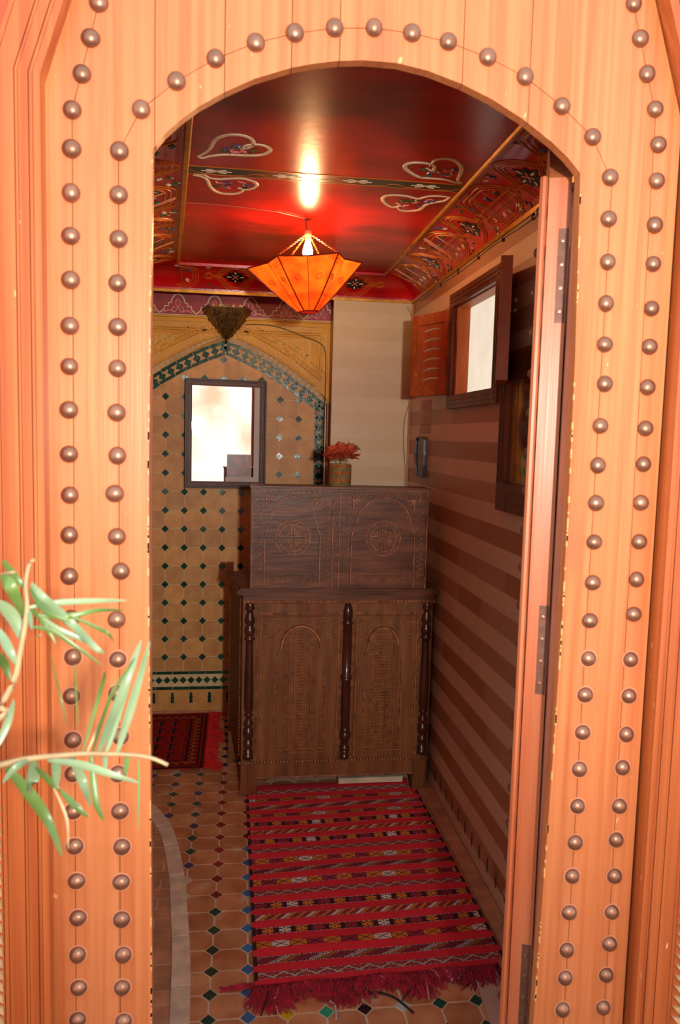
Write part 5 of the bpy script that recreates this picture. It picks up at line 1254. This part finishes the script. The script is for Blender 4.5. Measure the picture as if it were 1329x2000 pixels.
def kilim(U, V):
    C = np.broadcast_to(cR, U.shape + (3,)).copy()
    y = V * RL; x = U * RW; rng = np.random.default_rng(1)
    C *= (1 + .10 * (rng.random(U.shape) - .5))[..., None]
    def put(m, c): C[m] = c
    for k, ty in enumerate(types):
        yc = .03 + (17 - k) * .0655 + .008; hw = .0155 if ty != 'zig' else .014
        t = (y - yc) / hw; m = np.abs(t) < 1
        xx = x + .017 * k
        cell = np.floor(xx / .052).astype(int); fx_ = xx / .052 - np.floor(xx / .052)
        cyc = [cW, cO, cP, cO, cP * .9, cO]
        put(m, cP)
        if ty == 'blk':
            for j in range(6): put(m & (cell % 6 == j), cyc[j])
            put(m & (np.abs(np.abs(t) - np.abs(2 * fx_ - 1) * 1.0) < .12), cK); put(m & (np.abs(fx_ - .0) < .03), cK)
        elif ty == 'X':
            put(m, cP)
            d = np.abs(fx_ - .5) * 2
            put(m & (d > .68) & (np.abs(np.abs(t) - (1 - d) * 2.6) < .3), cK); put(m & (d > .9), cK); put(m & (d > .6) & (np.abs(t) < .16), cK)
            for j in range(6):
                sel = m & (cell % 6 == j)
                put(sel & (d < .66) & (np.abs(t) < .9), cyc[j])
            put(m & (d + np.abs(t) * .8 < .16), cK); put(m & (d < .66) & (np.abs(np.abs(t) - .5) < .12) & (d > .28), cK); put(m & (d < .12) & (np.abs(t) > .6), cK)
        elif ty == 'zig':
            zz_ = 2 * np.abs(xx / .062 - np.floor(xx / .062) - .5) * 2 - 1
            put(m & (np.abs(t - zz_ * .7) < .3), cG * 1.35); put(m & (np.abs(np.abs(t - zz_ * .7) - .42) < .1), cK)
            put(m & (np.abs(t + zz_ * .2) < .1), cO * .7)
        elif ty == 'dash':
            ph = (xx - t * .016) / .016; j = np.floor(ph).astype(int) % 5; fr = ph - np.floor(ph)
            for a, c in ((0, cW), (1, cO), (2, cP), (3, cO), (4, cP)): put(m & (j == a), c)
            put(m & (fr < .16), cK)
        else:
            ph = (xx - t * .03) / .028; j = np.floor(ph).astype(int) % 4
            chk = ((np.floor(xx / .0052).astype(int) + np.floor(y / .0045).astype(int)) % 2) == 0
            for a, c in ((0, cW), (1, cO * .9), (2, cP), (3, cP)): put(m & (j == a), c)
            put(m & chk, cK * 1.5)
        e = m & (np.abs(t) > .87); dots = (np.floor(x / .003).astype(int) % 2) == 0
        put(e & dots, cW * .8); put(e & ~dots, cK)
        me_ = (np.abs(t) < 1.3) & (x < .012); put(me_, cK * 1.3); put((np.abs(t) < 1.3) & (x > RW - .012), cK * 1.3)
    return C
zk = lambda U, V: .011 + .0035 * np.sin(U * 7 + V * 3) * np.sin(V * 11) * .5 + .0015 * np.sin(V * 60)
P00, P10, P01 = (.068, 1.985), (.803, 2.008), (.058, 3.205)
km = rugmesh('kilim', kilim, P00, P10, P01, 330, 545, wv, zk, True)
kr = root('kilim_rug', (.43, 2.55, .005), label='red flat-woven kilim rug with rows of zigzags, lozenges and crosses in front of the cabinet', category='rug')
o = bpy.data.objects.new('woven_field', km); COL.objects.link(o); par(o, kr)
rn = random.Random(11)
def fringe(P0, P1, dirv, n, L0, m, parent, name='fringe', curl=.02, r=.0016, clump=0):
    q = MB(); P0 = Vector(P0); P1 = Vector(P1); d = Vector(dirv)
    for k in range(n):
        t = rn.random(); b = P0.lerp(P1, t); L_ = L0 * rn.uniform(.5, 1.1) * (.75 + .35 * math.sin(t * 23))
        pts = [Vector((b.x, b.y, .013))]
        hx = rn.uniform(-1, 1) * curl; hp = rn.uniform(.008, .026)
        c = b + d * L_ * .4 + Vector((hx * .6, 0)); pts.append(Vector((c.x, c.y, hp)))
        c = b + d * L_ * .75 + Vector((hx, 0)); pts.append(Vector((c.x, c.y, hp * .6 + .004)))
        c = b + d * L_ + Vector((hx * 1.6 + rn.uniform(-.012, .012), 0)); pts.append(Vector((c.x, c.y, .004)))
        q.tube(smooth_line(pts, 2), [r * 1.3] * 6 + [r], 4) if False else q.tube(pts, r, 4)
    return q.build(name, m, parent, kind='stuff')
fringe(P00, P10, (-.02, -1), 1500, .088, redyarn, kr, curl=.026, r=.0014)
fringe(P00, P10, (-.02, -1), 46, .085, darkyarn, kr, curl=.03, r=.0018)
fringe(P00, P10, (0, -1), 22, .1, whiteyarn, kr, curl=.03, r=.0012)
q = MB()
for k in range(14): q.tube([(.07, 1.99 + rn.uniform(-.01, .01), .012), (.03, 1.985 + rn.uniform(-.012, .012), .014), (-.01 + rn.uniform(-.02, .01), 1.99 + rn.uniform(-.012, .012), .005)], .0022, 4)
q.build('tassel', redyarn, kr)
q = MB(); F1 = [at(*p, 'z', .006) for p in ((722, 1942), (735, 1938), (770, 1948), (808, 1978))]; q.tube(smooth_line(F1, 5), .003, 6); q.build('loose_dark_cord', darkyarn, kr, label='loose dark cord')
q = MB(); F1 = [at(*p, 'z', .006) for p in ((645, 1955), (655, 1965), (657, 1990))]; q.tube(smooth_line(F1, 5), .0025, 5); q.build('loose_pale_yarn', whiteyarn, kr, label='loose pale yarn')

def smallrug(U, V):
    base = lin(150, 24, 22); C = np.broadcast_to(base, U.shape + (3,)).copy(); rng = np.random.default_rng(3); C *= (1 + .5 * (rng.random(U.shape) - .5))[..., None]
    x = U * .47; y = V * .70; dark = lin(34, 22, 30); org = lin(176, 84, 34)
    ex = .47 - x; ey = np.minimum(y, .70 - y)
    e = np.minimum(ex, ey)
    for a, b, c in ((.0, .012, lin(170, 20, 26)), (.012, .022, dark), (.034, .04, dark), (.04, .09, lin(120, 26, 22)), (.09, .098, dark)): C[(e > a) & (e < b)] = c
    m = (e > .045) & (e < .085); s_ = np.where(ex < ey, y, x)
    ph = (s_ / .045) % 1; tt = (e - .045) / .04
    C[m & (np.abs(tt - np.abs(2 * ph - 1)) < .14)] = org; C[m & (np.abs(tt - .5) < .12) & (np.abs(ph - .5) < .2)] = org * 1.2
    m = e > .11; gx = ((x + .01) / .07) % 1; gy = (y / .1) % 1; col = np.floor(x / .07).astype(int)
    C[m & (np.abs(gx - .3) < .09) & (np.abs(gy - .5) < .32)] = dark; C[m & (np.abs(gy - .8) < .06) & (gx > .2) & (gx < .65)] = dark
    C[m & (np.abs(gx - .16) < .03) & (np.abs(gy - .5) < .3)] = org * .8
    C[m & (np.abs(gx - .62) < .05) & (np.abs(gy - .35) < .12)] = lin(70, 60, 80)
    return C
r2 = root('small_rug', (-.4, 3.8, .005), label='small dark red patterned rug with bright red fringe at the foot of the tiled wall', category='rug')
sm = rugmesh('small', smallrug, (-.585, 3.405), (-.125, 3.405), (-.585, 4.11), 200, 200, wv, lambda U, V: .010 + .002 * np.sin(U * 9) * np.sin(V * 7))
o = bpy.data.objects.new('woven_field', sm); COL.objects.link(o); par(o, r2)
q = MB()
for k in range(420):
    y = rn.uniform(3.4, 4.11); L_ = .05 + .035 * (math.sin(y * 17) > .3) * rn.random() + rn.uniform(-.02, .012)
    q.tube([(-.127, y, .012), (-.127 + L_ * .5, y + rn.uniform(-.01, .01), rn.uniform(.008, .018)), (-.127 + L_, y + rn.uniform(-.02, .02), .004)], .002, 4)
q.build('fringe', M('bright_red_yarn', srgb(214, 30, 26), .9, var=.2, sc=(50, 50, 50)), r2, kind='stuff')

# marble slab by the wicket leaf
q = MB(); q.prism([(.672, 1.70), (.79, 1.70), (.775, 1.955), (.688, 1.975)], 0, .012, fz(0)); q.build('marble_slab', marble, label='loose pink marble slab lying on the floor beside the open wicket leaf', category='slab')

# ------------------------------------------------------------------ palm in front of the gate
pb = Vector((-.62, .62, 0))
pm = root('potted_palm', pb, label='palm with pale narrow fronds reaching in front of the left side of the gate', category='plant')
q = MB(); q.lathe([(.10, 0), (.13, .02), (.17, .28), (.185, .3), (.185, .33), (.165, .33), (.155, .3), (.0005, .29)], pb, 24); q.build('pot', pot_m, pm, smooth=False)
def PP(px, py, Y): return at(px, py, 'y', Y)
Y1, Y2 = .80, .84
stA = [pb + Vector((0, 0, .29)), Vector((-.56, .70, .7)), Vector((-.46, .78, 1.1))] + [PP(*p, Y1) for p in ((-25, 1420), (0, 1378), (28, 1330), (40, 1270), (50, 1215), (53, 1180), (50, 1140), (58, 1100), (68, 1094))]
q = MB(); S_ = smooth_line(stA, 4); q.tube(S_, [.0042 - .0026 * i / len(S_) for i in range(len(S_))], 7); q.build('frond_stem', straw, pm, smooth=True)
stB = [pb + Vector((.02, 0, .29)), Vector((-.5, .72, .7)), Vector((-.4, .8, 1.05))] + [PP(*p, Y2) for p in ((-30, 1512), (0, 1495), (62, 1481), (139, 1474), (174, 1472), (248, 1473.7), (294, 1480), (328, 1494))]
q = MB(); S_ = smooth_line(stB, 4); q.tube(S_, [.0044 - .0024 * i / len(S_) for i in range(len(S_))], 7); q.build('frond_stem', straw, pm, smooth=True)
def leaflet(pts, wpx, Y, m=leafg, bend=.02):
    P = [PP(p[0], p[1], Y + bend * math.sin(PI * i / len(pts)) * random.choice((-1, .6))) for i, p in enumerate(pts)]; S_ = smooth_line(P, 6); n = len(S_); q = MB(); W_ = wpx * Y / 1500
    vv = []
    for i, p in enumerate(S_):
        t = (S_[min(i + 1, n - 1)] - S_[max(i - 1, 0)]).normalized(); s_ = t.cross(Vector((0, 1, 0))).normalized(); u = i / (n - 1)
        wd = W_ * (.35 + .65 * math.sin(min(1, u * 2.2) * PI / 2)) * (1 - u ** 3 * .92) * .5
        vv += [p + s_ * wd + Vector((0, wd * .7, 0)), p, p - s_ * wd + Vector((0, wd * .5, 0))]
    q.add(vv, [(3 * i + k, 3 * i + k + 1, 3 * i + k + 4, 3 * i + k + 3) for i in range(n - 1) for k in (0, 1)])
    q.build('leaflet', m, pm, smooth=True)
for pts, wd, m in (([(55,1187),(110,1178),(190,1174),(248,1173)],13,leafb),([(75,1203),(130,1205),(190,1193),(244,1192)],12,leafg),([(130,1200),(190,1227),(213,1240),(224,1257)],9,leafg),([(60,1140),(85,1170),(140,1220),(185,1265),(203,1277)],19,leafb),([(60,1225),(100,1232),(150,1265),(200,1300)],11,leafg),
    ([(60,1190),(80,1210),(109,1258)],12,leafg),([(55,1190),(62,1230)],10,leafb),([(0,1125),(20,1150),(48,1210)],26,leafg),([(-5,1175),(25,1210),(45,1258)],28,leafb),([(-5,1230),(15,1268),(32,1300)],20,leafb),([(-5,1275),(8,1300),(20,1330)],18,leafg),([(5,1095),(30,1130),(52,1152)],16,leafg),([(0,1121),(25,1118),(47,1116)],5,straw),([(-8,1462),(15,1410),(27,1365)],16,leafb),([(68,1245),(80,1240),(92,1238)],4,straw),
    ([(58,1150),(90,1195),(140,1215)],14,leafg),([(75,1200),(110,1228),(165,1252),(196,1272)],12,leafb)): leaflet(pts, wd, Y1, m)
for pts, wd, m in (([(161,1470),(198,1343),(206,1311)],9,leafg),([(192,1470),(242,1343),(276,1250)],19,leafb),([(229,1470),(263,1359),(293,1253)],18,leafb),([(180,1470),(217,1359),(266,1285)],8,leafg),([(207,1470),(232,1390),(257,1315)],17,leafb),([(170,1470),(205,1390),(222,1340)],7,straw),
    ([(12,1500),(56,1554),(93,1607),(121,1672)],26,leafg),([(65,1486),(62,1530),(56,1551)],26,leafb),([(108,1480),(110,1539)],20,leafb),([(118,1545),(146,1576),(173,1597)],15,leafg),([(71,1500),(102,1533),(118,1545)],14,leafg),([(139,1480),(161,1530),(177,1576)],20,leafb),([(177,1474),(186,1563),(203,1604)],15,leafg),
    ([(93,1486),(155,1495),(220,1515),(273,1530)],17,leafb),([(205,1476),(205,1508)],11,leafb),([(248,1476),(245,1516)],12,leafg),([(271,1483),(270,1622)],6,leafg),([(105,1539),(130,1600),(133,1660)],6,straw),([(99,1281),(120,1370),(133,1421)],4,leafg),([(146,1297),(152,1421)],4,leafg),([(60,1486),(30,1500),(5,1530)],16,leafb)): leaflet(pts, wd, Y2, m)
